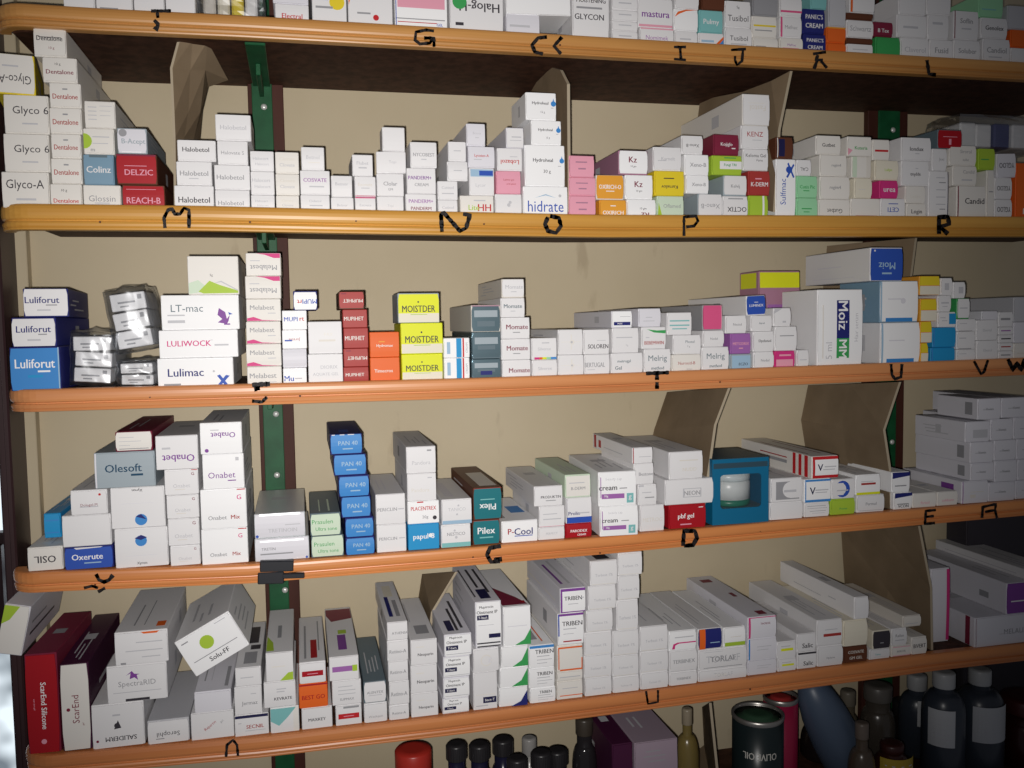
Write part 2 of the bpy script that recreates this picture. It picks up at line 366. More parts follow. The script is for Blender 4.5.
col(0, b(698,724,33,'white carton with blue corner','w;p:.7,0,1,0,1,.6:s;r:.1:.35:.6:.5:S;p:.55,0,.7,0,1,.6,1,.8:O'), b(697,723,10,'teal carton with pale letters','T;T:Pulmy:.5:.45:.34:w'), b(702,725,-8,'brown carton','x'))
col(0, b(725,752,28,'white carton with dark print','w;t:Tusibol:.5:.5:.26:k;r:.2:.2:.8:.26:l'), b(725,751,1,'white carton, green print','w;t:Tusibol:.5:.35:.26:k;t:5g:.5:.75:.14:k'))
col(0, b(753,778,38,'cream carton','i;r:.1:.3:.5:.35:g'), b(752,777,16,'cream carton with yellow lines','i;r:.05:.5:.95:.58:y;r:.1:.3:.8:.35:g'), b(753,778,-6,'grey carton','g'))
col(0, b(780,803,38,'pinkish carton','i;t:Mefnac:.5:.5:.2:U;r:.1:.25:.8:.3:p'), b(780,802,17,'pale carton, pink edge','w;r:0:0:.1:1:q;t:Mefnac:.5:.5:.2:g'), b(780,802,-3,'pale carton, pink stripe','w;r:0:.2:1:.3:q'))
col(0, b(804,826,34,'navy carton with white letters','B;T:PANEC\'S:.5:.68:.22:w;T:CREAM:.5:.32:.22:w'), b(803,825,9,'navy carton with white letters','B;T:PANEC\'S:.5:.68:.22:w;T:CREAM:.5:.32:.22:w'), b(811,827,-10,'teal carton','T'))
col(0, b(827,846,43,'orange carton','O'), b(827,846,27,'bright orange carton','O;r:0:.9:1:1:o'), b(829,846,-4,'grey sided carton','l'))
col(0, b(847,873,44,'white carton, grey print','w;r:.2:.5:.8:.58:l'), b(847,873,38,'thin brown carton','x'), b(847,874,20,'white carton, grey letters','w;t:Schwartz:.5:.5:.34:g'), b(846,873,13,'thin dark brown carton','x'), b(850,875,-5,'white carton with orange edge','w;r:0:0:.1:1:O'))
col(0, b(876,900,37,'green carton','G;r:.1:.4:.6:.5:G'), b(873,893,22,'maroon carton','m;T:B Tex:.5:.4:.3:w'))
col(0, b(901,929,38,'white carton','w;T:Claverol:.5:.45:.28:l'), b(897,927,15,'white carton','w;r:.2:.4:.7:.5:l'), b(899,926,-8,'white carton','w;r:.2:.7:.7:.8:l'))
col(0, b(930,953,40,'white carton, faint grey print','w;T:Fusid:.5:.5:.3:g'), b(928,949,15,'white carton, faint print','w;r:.2:.6:.7:.7:l'), b(927,951,-7,'white carton, faint print','w'))
col(0, b(954,980,40,'white carton, dark letters','w;T:Soluber:.5:.5:.25:g'), b(954,979,11,'white carton, maroon edge','w;r:0:0:.05:1:m;T:Soflin:.5:.65:.2:g;r:.3:.35:.7:.4:l'))
col(0, b(983,1010,39,'white carton, dark letters','w;T:Candiol:.5:.55:.25:g;r:.2:.25:.7:.3:l'), b(981,1010,18,'white carton, printed name','w;T:Genolex:.5:.5:.25:k'), b(979,1003,-6,'mint green carton','j;r:.1:.3:.7:.35:T'))
col(0, b(1011,1036,48,'white carton','w'), b(1011,1036,30,'orange carton','O'), b(1005,1036,6,'grey carton','l'))
# ---- second shelf
gl = lambda s, k='t': 'i;%s:%s:.5:%s:.3:k;r:.3:%s:.72:%s:l' % (k, s, '.62' if k == 't' else '.38', '.22' if k == 't' else '.72', '.27' if k == 't' else '.77')
col(1, b(1,49,172,'broad white carton','i;t:Glyco-A:.5:.62:.38:k;r:.3:.2:.72:.26:l'), b(3,50,134,'broad white carton','i;t:Glyco 6:.62:.58:.3:k;r:.4:.24:.75:.28:l'), b(3,50,95,'broad white carton','i;t:Glyco 6:.6:.58:.3:k;r:.4:.24:.75:.28:l'), b(-6,36,54,'yellow sided white carton','i;u:Glyco-A:.5:.4:.32:k;r:.2:.68:.6:.72:l', side='y', yaw=10, L=.11))
dl = lambda v=.45: 'i;T:Dentalone:.5:%.2f:.24:M;r:.42:.72:.58:.78:g' % v
col(1, b(50,82,184,'white carton with red letters','i;T:Dentalone:.5:.3:.2:r;t:10 g:.45:.72:.16:k'), b(50,82,158.5,'white carton, red print',dl()), b(49,81,134,'white carton, dark red print',dl()), b(49,82,108,'white carton, grey print',dl()), b(49,81,83,'white carton, dark red print',dl()), b(42,77,57.5,'white carton, maroon print','i;T:Dentalone:.5:.42:.2:m;t:10 g:.45:.72:.15:k', L=.17), b(31,66,28.5,'skewed white carton','i;T:Dentalone:.5:.65:.2:k;r:.15:.68:.85:.7:k;t:10 g:.55:.3:.13:m', L=.17))
col(1, b(83,121,185,'wide white carton','i;t:Glossin:.5:.42:.3:g;r:.3:.2:.7:.25:l'), b(83,114,154.5,'light blue carton','f;T:Colinz:.5:.5:.25:w;r:.2:.9:.8:1:Z'), b(82.5,116,128.5,'white carton with green dot','i;c:.02:.5:.3:L;r:.3:.65:.85:.69:l;r:.3:.4:.8:.43:l;T:m:.3:.15:.12:g'), b(84,116,101,'white carton, fine grey print','i;r:.12:.75:.4:.78:l;r:.12:.6:.4:.63:l;r:.12:.45:.4:.48:l;r:.12:.3:.4:.33:l;r:.5:.8:.9:.82:l;r:.5:.62:.85:.64:l;r:.5:.45:.85:.47:l'))
col(1, b(122,165,185,'red carton, white print','R;r:.1:.8:.8:.82:p;T:REACH-B:.5:.35:.3:p', side='x'), b(114,157,154,'red carton, pale line','R;r:.2:.6:.75:.62:p;T:DELZIC:.55:.4:.22:p;r:0:.93:1:1:m', side='x'), b(116,147,128,'silver grey carton','v;T:B-Acept:.55:.45:.3:z;r:.15:.05:.8:.08:h;c:.2:.8:.15:g', side='z'))
hb = 'w;T:Halobetol:.5:.5:.24:g;r:.35:.26:.62:.30:l'
col(1, b(174,214,185.5,'white carton, grey name','w;T:Halobetol:.5:.4:.28:k'), b(176,212,161.5,'white carton, grey name',hb), b(177,216,140,'round cornered white carton','w;T:Halobetol:.48:.55:.25:k;r:.2:0:.75:.08:c'), L=.1) if False else col(1, b(174,214,185.5,'white carton, grey name','w;T:Halobetol:.5:.4:.28:k'), b(176,212,161.5,'white carton, grey name',hb), b(177,216,140,'round cornered white carton','w;T:Halobetol:.48:.55:.25:k'))
col(1, b(215,250,190,'white carton, grey name','w;T:Halobetol:.45:.35:.25:g'), b(214,250,165,'white carton, grey name','w;T:Halobetol:.45:.5:.22:g'), b(217,248,141,'white carton, fine print','w;t:Halovate S:.5:.5:.18:g'), b(215,251,114.5,'white carton, faint name','w;T:Halobetol:.5:.5:.2:l', bulge=.001))
h2 = 'w;T:Halocort:.45:.62:.17:l;T:Halocort:.5:.35:.15:l'
col(1, b(251,275,195,'small white carton',h2), b(250.5,274.5,171.5,'small white carton',h2), b(250,274,151,'small white carton',h2))
h3 = 'i;r:.2:.65:.75:.72:i;T:Clovate:.5:.4:.18:l;T:Clovate:.5:.68:.18:e'
col(1, b(276,299.5,195.5,'small cream carton',h3), b(275.5,299.5,174,'small cream carton',h3), b(275,299,152,'small cream carton',h3))
h4 = 'w;T:Clobetol:.5:.65:.16:l;r:.3:.35:.75:.42:l'
col(1, b(300.5,330,195,'small white carton',h4), b(300,330,170.5,'wide white carton','w;T:COSVATE:.5:.6:.18:U;r:.3:.3:.8:.36:l', bulge=.0014), b(301,324.5,147,'small white carton','w;t:Betnol:.5:.55:.18:l;r:.3:.3:.8:.35:i', bulge=.0018))
col(1, b(331,354,197.5,'small white carton','w;T:Betnor:.5:.5:.2:l'), b(331,353.5,175.5,'small white carton','w;T:Betnor:.5:.6:.17:l', bulge=.0018))
col(1, b(355,376,197,'tiny white carton, red edge','w;r:0:.92:1:1:q;T:Exovate:.5:.5:.18:l'), b(354.5,376,176.5,'tiny white carton, red edge','w;r:0:0:1:.05:q;T:Exovate:.5:.6:.18:e;r:.3:.4:.7:.44:l'), b(351,373,154.5,'tiny white carton','w;T:Flubet:.5:.6:.18:l;r:.3:.35:.7:.42:l'))
col(1, b(377,404,196.5,'small white carton','w;t:Topi:.5:.45:.2:l'), b(376.5,404,173.5,'small white carton','w;T:Clolar:.5:.55:.2:g;T:GM:.5:.3:.12:g'), b(376,407,151.5,'skewed white carton','w;t:Topi:.55:.5:.2:l', yaw=-5, L=.1), b(382,405,127,'white carton, blank end','w', L=.03))
ff = 'w;T:PANDERM+:.5:.65:.2:U;T:PANDERM:.5:.3:.18:m'
col(1, b(405.5,436.5,194,'white carton, purple print',ff), b(405.5,436,168,'white carton, purple print','w;T:PANDERM+:.45:.62:.16:u;T:CREAM:.5:.35:.14:g'), b(410,437,142,'white carton, small print','w;T:NYCOBEST:.5:.5:.16:g;r:.4:.3:.6:.34:l', bulge=.0018))
col(1, b(438,458,200,'tiny white carton','w;T:Cutinol:.5:.5:.22:l'), b(437.5,458,181,'tiny white carton','w;T:Cutinol:.5:.65:.18:l;r:.2:.3:.8:.36:l'), b(447,468,161.5,'tiny white carton','w;r:.3:.5:.7:.55:l', bulge=.0022), b(448,467.5,141.5,'tiny white carton','w;r:.3:.5:.7:.55:l'))
col(1, b(460,494,195.5,'white carton, red green letters','i;T:HH:.72:.4:.4:r;T:Lite:.4:.4:.3:L;r:.4:.72:.75:.78:l'), b(469,495,168,'white carton with blue band','w;r:.05:.68:.95:.95:S;r:.4:.72:.95:.9:b;t:Lycor:.45:.35:.18:l'), b(468,495,146.5,'white carton, red letters','v;T:Lycoten A:.5:.55:.18:r;r:.2:.36:.5:.4:l'), b(465,485.5,123.5,'long white carton, small logo','v;t:Bonny:.55:.55:.16:l;r:.45:.35:.65:.38:l', L=.17))
col(1, b(494.5,522,194,'white carton, tiny logo','w;c:.5:.5:.08:l;c:.55:.62:.07:l'), b(496,521,171,'pink carton','p;t:Lakme gel:.5:.6:.13:M;t:oral paint:.6:.42:.12:M'), b(497,523,148,'white carton, upturned red letters','w;U:Lobazol:.5:.38:.22:r;r:.5:.6:.8:.63:l'), b(506,526,127.5,'small white carton','w;r:.3:.5:.85:.56:l;r:.2:.35:.85:.38:l', L=.15, side='v'))
hy = lambda v, h: 'h;T:Hydroheal:.47:%.2f:%.2f:k;c:.9:%.2f:.1:s;p:.86,%.2f,.9,%.2f,.94,%.2f:s;r:.82:%.2f:.9:%.2f:l' % (v, h, v, v+.03, v+.2, v+.03, v-.17, v-.14)
col(1, b(523,568,186.5,'wide white carton, blue letters','h;t:hidrate:.5:.35:.42:b;p:.25,.62,.5,.75,.75,.62,.5,.71:S;c:.82:.7:.05:l'), b(522,565,145,'large white carton, droplet logo','h;T:Hydroheal:.45:.62:.13:k;c:.92:.62:.06:s;p:.89,.64,.92,.74,.95,.64:s;t:30 g:.55:.35:.12:k;r:.82:.48:.9:.5:l', L=.15), b(531,561.5,120.5,'white carton, droplet logo',hy(.6,.16)+';t:15 g:.55:.28:.11:k', L=.08), b(525.5,556.5,92.5,'white carton, droplet logo',hy(.6,.16)+';t:15 g:.55:.28:.11:k', L=.07))
pk = 'p;r:.25:.66:.7:.72:d;r:.35:.35:.65:.42:d'
col(1, b(569,596,196,'pink carton',pk), b(569,596,177.5,'pink carton',pk), b(569,594.5,155.5,'pink carton',pk))
og = 'o;T:OXIRICH-O:.5:.52:.2:h;r:.35:.33:.65:.36:h'
col(1, b(599.5,626.5,200,'orange carton','o;T:OXIRICH:.5:.3:.25:h;r:.4:.65:.6:.7:h'), b(596,624,175,'orange carton',og, side='e'))
kz = 'h;T:Kz:.48:.62:.28:m;t:10 gm:.5:.33:.12:k'
col(1, b(627,656,199.5,'white carton, upturned dark letters','h;U:Kz:.62:.15:.35:m;t:10 gm:.55:.5:.18:k'), b(625,653,175,'white carton, two dark letters',kz), b(618.5,648,150.5,'white carton, two dark letters',kz, L=.15, side='d'))
col(1, b(657,684,196,'pale green carton','J;t:Oflamed:.55:.55:.2:g;p:0,.0,.2,0,.05,.7:L'), b(654.5,685,171,'yellow carton with black print','y;U:Karnelov:.5:.35:.16:k;r:.3:.68:.65:.72:k', L=.15), b(653,684,147,'white carton, grey letters','w;T:Karnelt:.52:.5:.17:l;r:.15:.4:.45:.43:l', L=.15))
xn = 'h;T:Xeno-B:.55:.5:.22:g'
col(1, b(698,722.5,194,'white carton, grey sided','w;u:Xeno-B:.5:.5:.22:g', side='z'), b(686,709,175.5,'white carton, fine letters',xn, L=.15), b(684,709,154.5,'white carton, fine letters',xn, L=.15), b(679,703,135.5,'white carton, upturned letters','w;u:Xeno-B:.5:.45:.2:k', L=.17))
col(1, b(723,748,196,'white carton','w;U:OCTIX:.55:.4:.25:k;r:.2:.85:.8:.9:g'), b(723.5,747,175.5,'white carton, grey letters','w;T:Kelvij:.5:.45:.24:g', side='z'), b(712,742,155.5,'lime carton with white panel','L;r:.25:.3:1:.7:W;T:Fungi TRI:.6:.5:.2:G;r:.4:.85:.8:.9:G'), b(713.5,739,134.5,'maroon carton, white letters','m;T:Kojiglo:.5:.5:.24:w;r:.7:.3:.85:.35:w'))
col(1, b(749,768,195.5,'lime carton','L;r:.7:0:.8:1:W;r:.2:.3:.5:.35:L'), b(748.5,770,171,'reddish brown carton','M;T:K-DERM:.5:.45:.2:w;r:.3:.65:.6:.7:p'), b(743,768.5,149,'white carton, dark letters','w;t:Keloma Gel:.5:.7:.18:k;t:Forte:.65:.48:.12:k', L=.16), b(741,768.5,125.5,'white carton, maroon capitals','w;t:KENZ:.5:.62:.24:R;r:.4:.35:.75:.38:l', L=.16), b(742.5,770,94,'long white carton','w;u:Fastol:.55:.55:.2:e;r:.2:.7:.8:.72:i', L=.18, side='i'))
col(1, b(776,796,159,'upright white carton, blue letters','h;v:Sulfmac:.35:.45:.32:b;c:.65:.82:.06:b;p:.5,.7,.85,.92,.92,.9,.58,.68:b;p:.55,.92,.85,.68,.92,.7,.62,.94:b', L=.12), b(776,793,137,'brown carton with navy panel','x;r:.15:.1:.5:.9:n;r:.05:.05:.1:.95:w'))
col(1, b(797,817.5,198,'mint green carton','j;r:.2:.45:.7:.5:G;r:.3:.3:.6:.34:G'), b(797,817.5,176,'mint green carton','j;T:Cutis Pic:.5:.5:.18:G;r:.3:.3:.6:.34:G'), b(797,811.5,159.5,'small white carton','w;u:CAL:.5:.4:.25:k'))
col(1, b(819,850,199.5,'cream white carton','i;u:Gutbet:.5:.4:.26:k', L=.11), b(820,850,176.5,'cream white carton','i;T:regim4:.5:.5:.22:g', L=.12), b(820,848,155,'cream white carton','i;T:regim4:.6:.5:.2:g', L=.12), b(816,841,135.5,'cream white carton','i;T:Gutbet:.5:.5:.22:k', L=.15))
col(1, b(851,880,198.5,'white carton, red line','i;r:.15:.12:.9:.17:R;r:.3:.6:.7:.64:i'), b(854.5,872,178,'cream carton','c;r:.2:.4:.6:.45:e'), b(852,871,156.5,'tan edged carton','i;r:.0:0:.25:1:J;r:.75:0:1:1:e'), b(846.5,872,136.5,'cream carton, green print','i;T:Kuteria:.55:.42:.2:G;p:0,0,.2,.3,0,.4:p', L=.14))
col(1, b(881,906,198.5,'white carton, blue print','w;U:CETI:.5:.45:.26:b;r:.3:.72:.7:.76:b'), b(880,898,180.5,'magenta carton','P;T:urea:.5:.45:.24:w'), b(875,898.5,160.5,'cream carton, olive letters','c;T:Luliyn:.55:.5:.2:L'), b(873,890,139.5,'cream carton, faint letters','i;r:.1:.4:.9:.5:r'))
col(1, b(907,926,203.5,'white carton','i;T:Login:.5:.45:.4:k'), b(904.5,925.5,186,'cream carton','i;t:Lodex:.5:.4:.22:e'), b(901.5,931,161,'white carton, upturned letters','w;U:applua:.5:.45:.2:k;r:.5:.68:.6:.71:l', L=.12), b(901.5,931,137.5,'white carton, dark letters','w;T:londux:.5:.5:.2:k;r:.45:.28:.6:.32:l', L=.16))
col(1, b(927,948.5,171,'tall white carton, fine print','w;r:.55:.2:.85:.22:g;r:.35:.3:.85:.32:l;r:.35:.45:.85:.47:l;r:.35:.6:.85:.62:l;r:.5:.75:.85:.77:g;r:.35:.85:.8:.87:l;r:.95:0:1:1:n', L=.12), b(932.5,947,148.5,'small white carton','w;t:Jexi:.6:.5:.2:g', L=.13), b(938,962,129.5,'dark red carton','R;r:.2:.6:.8:.63:p;r:.45:.2:.55:.5:p', side='Z'))
col(1, b(957,986,186,'white carton with maroon edge','i;r:0:0:.05:1:m;T:Candid:.6:.55:.2:k', L=.09), b(953,977,166,'white carton','i;t:Candid:.65:.7:.2:g;r:.35:.25:.8:.32:l', L=.11), b(949.5,976.5,145.5,'white carton','i;t:Sirorol:.6:.7:.2:g;t:tube:.6:.3:.16:g', L=.14))
col(1, b(987,994.5,170,'white carton, dark seam','i;r:.2:.55:.8:.57:g'), b(979,995,148.5,'lime carton','L;r:.1:.45:.6:.5:G'))
col(1, b(995,1012,199.5,'white carton, dark letters','w;U:YGLOO:.5:.5:.3:k'), b(995,1012,177.5,'white carton, dark letters','w;U:YGLOO:.5:.5:.25:k'), b(997.5,1020,153.5,'tilted white carton','v;U:YGLOO:.5:.5:.25:k', roll=-2))
col(1, b(1013,1040,163,'orange red carton','O;r:.3:.1:.6:.2:w', L=.1))
# ---- third shelf
col(2, b(9,60,347,'blue carton with white letters','s;T:Luliforut:.5:.62:.24:h;r:.55:.42:.8:.46:h;r:.35:.3:.65:.36:a;r:.96:0:1:1:S', side='B', L=.15), b(11,56,317.5,'white carton with navy side','w;T:Luliforut:.5:.6:.26:B;r:.6:.4:.8:.44:g;r:.35:.2:.65:.26:l', side='B', L=.15), b(23,68,288.5,'white carton with navy side','w;T:Luliforut:.42:.6:.26:B;r:.5:.4:.75:.44:g;r:.3:.22:.6:.27:l', side='B', L=.15, yaw=5))
col(2, b(157,233.5,358,'wide white carton','h;T:Lulimac:.37:.5:.32:B;r:.08:.05:.3:.12:g;c:.74:.52:.04:l;p:.78,.0,.9,.38,.95,.35,.83,0:b;p:.78,.36,.82,.4,.93,.02,.88,0:b'), b(158.5,238,330,'wide white carton','h;T:LULIWOCK:.38:.52:.24:P;r:.7:.42:.88:.48:l;r:.65:.62:.68:.64:l'), b(160.5,239,295,'wide white carton, butterfly print','h;t:LT-mac:.33:.62:.24:Z;r:.08:.4:.3:.44:l;r:.08:.2:.3:.28:l;p:.72,.2,.78,.3,.72,.42,.74,.62,.82,.5,.84,.3,.88,.42,.86,.24,.84,.16:u;p:.86,.5,.87,.42,.92,.44:b;r:.8:.13:.88:.17:u'), b(187,238.5,256,'white carton with green hill','i;p:.0,.02,.0,.3,.2,.38,.45,.1:J;p:.2,.08,.42,.36,.62,.25,.98,.1,.98,.04,.3,.03:L;p:.5,.3,.65,.36,.98,.12,.96,.1,.65,.32:l;t:5g:.46:.5:.09:k;r:.3:.7:.7:.73:i'))
me = 'i;T:Melabest:.46:.62:.24:g;p:0,.0,0,.14,.2,.2,.45,.06,.98,0:P;r:.62:.34:.85:.38:l'
mu = 'i;U:Melabest:.5:.36:.26:g;p:.98,1,.98,.78,.8,.78,.55,.92,.3,1:P;r:.12:.64:.4:.68:l'
col(2, b(247,282,366.5,'white carton','i;T:Melabest:.46:.5:.32:g;r:.62:.12:.85:.16:l'), b(246,281.5,344,'white carton, pink swoosh below',me), b(246,281,321.5,'white carton, pink swoosh below',me), b(246,281,299,'white carton, pink swoosh below',me), b(245,281,276,'white carton, pink swoosh above',mu), b(245.5,281,253,'white carton, pink swoosh above',mu))
col(2, b(283,307,368,'white carton, blue letters','h;T:Mu:.25:.35:.4:b;r:.5:.3:.8:.38:l', bulge=.0012), b(282.5,307,349,'white carton, blank end','v', bulge=.0025), b(282,307,330,'white carton, upturned print','h;u:Jurette:.5:.5:.22:R;r:.1:.4:.4:.48:b'), b(282,307,310.5,'white carton, blue red letters','h;T:MUPI:.35:.55:.26:b;T:rt:.8:.55:.22:r'), b(293,317.5,291,'white carton, upturned letters','h;U:MUPI:.68:.45:.28:b;U:rt:.25:.45:.22:r', side='B'))
col(2, b(308,343,354,'white carton, grey print','w;T:DIORIX:.6:.55:.14:l;T:AQUATE GEL:.5:.3:.14:l'), b(308,342,321.5,'white carton, faint red print','w;T:PAX:.6:.6:.12:i;r:.3:.38:.8:.44:e'))
mp_ = 'M;T:MUPIHET:.45:.5:.24:i'; mpu = 'M;U:MUPIHET:.55:.48:.22:i;r:.1:.85:.3:.9:m'
col(2, b(343.5,369,367,'brick red carton',mp_), b(343.5,368.5,348.5,'brick red carton',mpu), b(343.5,368.5,328,'brick red carton',mp_), b(342.5,367.5,309.5,'brick red carton',mp_), b(338.5,364.5,291.5,'brick red carton',mpu, side='x'))
col(2, b(370,400,357.5,'orange carton','O;T:Timecros:.45:.45:.16:i;r:0:.95:1:1:O'), b(369.5,399.5,332,'orange carton','O;T:Hydromax:.5:.45:.16:i;r:.3:.6:.5:.64:o', bulge=.0012))
mo = 'Y;r:0:0:1:.32:c;T:MOISTDER:.5:.47:.26:k;c:.49:.7:.03:k;r:.3:.27:.7:.29:L'
col(2, b(401.5,443,354,'yellow carton, dark capitals',mo), b(400.5,443,323,'yellow carton, dark capitals',mo), b(397.5,439.5,293,'yellow carton, dark capitals',mo, side='z', L=.06))
stp = 'h;r:.12:.2:.25:.8:S;r:.48:0:.68:1:a;r:.72:0:.78:1:r;v:CREAM:.88:.5:.1:g'
col(2, b(444,470,358,'blue red striped carton',stp), b(443.5,470,338,'blue red striped carton',stp))
te = '%;r:.1:.55:.9:.8:z;r:.2:.35:.8:.5:Z;r:0:.02:1:.05:Z'
col(2, b(471.5,501,359,'shiny teal carton',te+';r:.3:.2:.7:.4:B'), b(471.5,501,332,'shiny teal carton',te), b(471,500.5,305,'shiny teal carton, pink edge','%;r:.1:.55:.9:.8:z;r:0:.95:1:1:d;r:.2:.2:.8:.4:Z', side='e', L=.15))
ma = 'w;T:Momate:.55:.56:.26:m;r:.4:.28:.65:.32:g'
col(2, b(502,531,360,'white carton, maroon letters','w;T:Momate:.6:.42:.3:m'), b(501,530.5,339,'white carton, maroon letters',ma), b(501,530,317.5,'white carton, maroon letters',ma), b(500.5,525,298,'white carton, grey letters','w;T:Momate:.5:.58:.24:Z;r:.4:.3:.6:.34:l'), b(501.5,524.5,279,'white carton, faint letters','w;T:Momate:.55:.58:.24:l;r:.4:.3:.65:.34:l', L=.14, side='e'))
ra = ';r:.1:0:.3:.12:P;r:.3:0:.42:.12:O;r:.42:0:.58:.12:Y;r:.58:0:.75:.12:j;r:.75:0:.98:.12:s'
col(2, b(532,557.5,360,'white carton, small print','w;T:Silverex:.5:.5:.22:l'), b(531.5,557,338,'white carton, rainbow stripe','w;T:Silverex:.5:.5:.16:l;r:.4:.75:.7:.8:l'+ra))
cr_ = 'w;c:.55:.5:.1:i;r:.1:.5:.9:.52:i;r:.5:.2:.55:.8:i;c:.53:.5:.05:l'
col(2, b(558,584,355,'white carton, faint cross','%s' % cr_), b(558,583,329.5,'white carton, faint cross',cr_, bulge=.0014))
col(2, b(584.5,610,354.5,'white carton, dark letters','w;T:BERTUGAL:.4:.5:.26:g;r:.1:.25:.4:.28:l'), b(583.5,609.5,329.5,'white carton, dark letters','w;T:SOLOREN:.55:.32:.2:k;r:.5:.55:.85:.57:l', bulge=.0014))
col(2, b(611,643,353,'white carton, dark letters','w;T:metrogyl:.4:.6:.2:Z;T:Gel:.22:.3:.2:Z'), b(612,639,328,'white carton, thin print','w;r:.15:.6:.75:.64:l;t:5g:.55:.3:.12:l'), b(611.5,632.5,311,'white carton, dark block','h;r:.1:.15:.9:.35:B;r:.4:.65:.9:.68:l;T:MAX:.4:.25:.12:w', L=.15, side='v'))
mel = 'w;t:Melrig:.5:.58:.36:Z;T:method:.5:.2:.15:Z'
col(2, b(644,671,349,'white carton, grey script',mel), b(641.5,666,327,'white carton, green swoosh','w;p:.2,.9,.5,.75,.98,.7,.98,.85,.6,.84:G;T:BEBEMWIN:.5:.28:.18:M;r:.15:.5:.3:.54:l', bulge=.0014), b(638.5,661,308.5,'pale lilac carton','v;r:.3:.5:.6:.54:l;r:.2:.3:.7:.34:l', L=.15, side='v'))
col(2, b(672,701,354.5,'white carton, reddish print','i;t:Nuroxid-B:.5:.5:.2:M;t:lotion:.6:.15:.12:g'), b(673,701,335,'white carton, small print','w;t:Photol:.6:.65:.16:Z;t:5 g:.55:.4:.14:g;r:.1:.0:.6:.05:i'), b(667,692,312.5,'white carton, teal text','w;r:.1:.6:.9:.66:T;r:.1:.4:.9:.46:T;r:.2:.25:.8:.3:T', L=.15))
col(2, b(702,729,347,'white carton, grey script',mel), b(703,724,330.5,'small white carton','w;T:Nodol:.5:.5:.16:g', bulge=.002), b(702.5,722,305,'rose pink carton','q;r:.95:0:1:1:p', L=.15, side='g'))
col(2, b(730,752,354,'silver grey carton','z;r:.08:.1:.92:.9:S;T:ECZO:.6:.35:.2:k'), b(730.5,751,333.5,'purple carton','U;T:METODRIX:.5:.5:.16:p;r:.4:.25:.6:.3:p'), b(725.5,747,315.5,'white carton, small print','w;T:Nestol:.55:.5:.16:g'))
col(2, b(753.5,774,352,'white carton, small print','w;T:Nodol:.55:.5:.18:g'), b(753,774,331.5,'white carton, dark letters','w;T:Dyclonol:.55:.52:.2:k', bulge=.0012), b(751,772,315.5,'white carton, dark letters','w;T:Aprel:.5:.5:.18:Z'), b(746.5,766,295.5,'blue ended long carton','b;T:LUMINEX:.5:.5:.15:w;r:.4:.65:.6:.68:w', L=.17, side='w', roll=-2))
col(2, b(775,795,351,'magenta carton, white panel','P;r:.05:.1:.9:.5:p;r:.2:.7:.8:.8:p'), b(775,797,326.5,'white carton, thin line','w;r:.2:.6:.85:.64:g'), b(773.5,791,308,'white carton','w;p:0,.7,.0,1,.5,1:l;r:.5:.2:.7:.3:l'))
col(2, b(797,809,350,'white carton','w;r:.2:.4:.8:.45:l', L=.08), Y=.004)
col(2, b(817.5,863,289.5,'large white carton, printed strip','h;r:.42:.1:.7:.56:B;r:.42:.1:.7:.36:G;r:.42:.36:.70:.86:B;V:Moiz:.56:.66:.24:h;V:MM:.56:.22:.2:h;v:5 ml:.25:.2:.16:l;r:.1:.1:.13:.8:i;v:Hair serum:.85:.5:.1:l', L=.085, side='W', sp={'top':'','left':'r:.1:.15:.15:.7:v'}))
col(2, b(880.5,920,322.5,'light blue banded white carton','h;r:.15:.02:.85:.12:s;r:.2:.55:.6:.58:v;r:0:0:.06:1:S', L=.088, side='w'), b(880,918.5,281,'white carton with blue side','h;r:.15:.02:.85:.11:s;r:.2:.55:.6:.58:v;c:.6:.52:.07:v;r:0:0:.05:1:S', L=.088, side='f'), b(870.5,903,247.5,'long carton with blue end','b;U:Moiz:.5:.45:.24:S;r:.35:.2:.65:.25:S;r:.1:.88:.15:.93:w', L=.15, side='w', sp={'left':'r:.1:.15:.8:.17:v;r:.2:.5:.6:.54:v'}))
yl = 'y;r:0:0:1:.48:c;r:0:.48:1:.5:O'
col(2, b(920.5,928,343,'yellow white carton, orange top',yl, side='o'), b(920.5,932,321.5,'yellow white carton, orange top',yl, side='o'), b(920.5,937,298.5,'yellow white carton, orange top',yl, side='o'), b(919.5,940,276,'yellow white carton, orange top',yl, side='o', zb=295), )
bl = 'a;r:0:0:.06:1:s'
col(2, b(931,955,347.5,'mid blue carton',bl), b(933,956,327.5,'mid blue carton',bl), b(938,956,312,'white carton, grey print','w;r:.1:.6:.4:.66:l;r:.2:.4:.5:.46:l;r:.6:.2:1:.9:a'), b(938,951,295.5,'small white carton','w;r:.2:.5:.8:.6:l;r:.3:.3:.7:.35:l'), b(941,952.5,278,'small white carton','w;r:.3:.3:.7:.7:l'))
wh = 'w;r:.1:.6:.5:.66:l;r:.1:.0:.8:.06:g'
col(2, b(957,975,349.5,'small white carton',wh), b(957,975,331.5,'small white carton',wh), b(957,976,319,'small white carton',wh), b(957,970,298.5,'small white carton, green side','w;r:.2:.5:.8:.56:l;r:.0:0:.05:1:G', side='G'), b(953.5,965.5,282,'small white carton','w;r:.4:.3:.8:.7:l'))
col(2, b(977,998,340.5,'white carton, faint print','w;T:Eberol:.5:.5:.16:l'), b(976.5,997.5,320,'white carton, faint print','w;T:Eberol:.5:.5:.16:l'), b(982,998,311,'thin grey carton','v'))
th_ = lambda c: 'w;r:.1:.45:.8:.6:%s' % c
col(2, *[b(999,1013,y,'thin white carton',th_(c)) for y, c in ((351,'g'),(343,'M'),(335,'k'),(327,'U'),(312,'g'))])
col(2, b(1014,1036,343,'cream carton','i;r:.1:.3:.8:.4:e'), b(1014,1036,322,'grey wrapped carton','v'), b(1014,1036,297,'grey wrapped carton','l'))
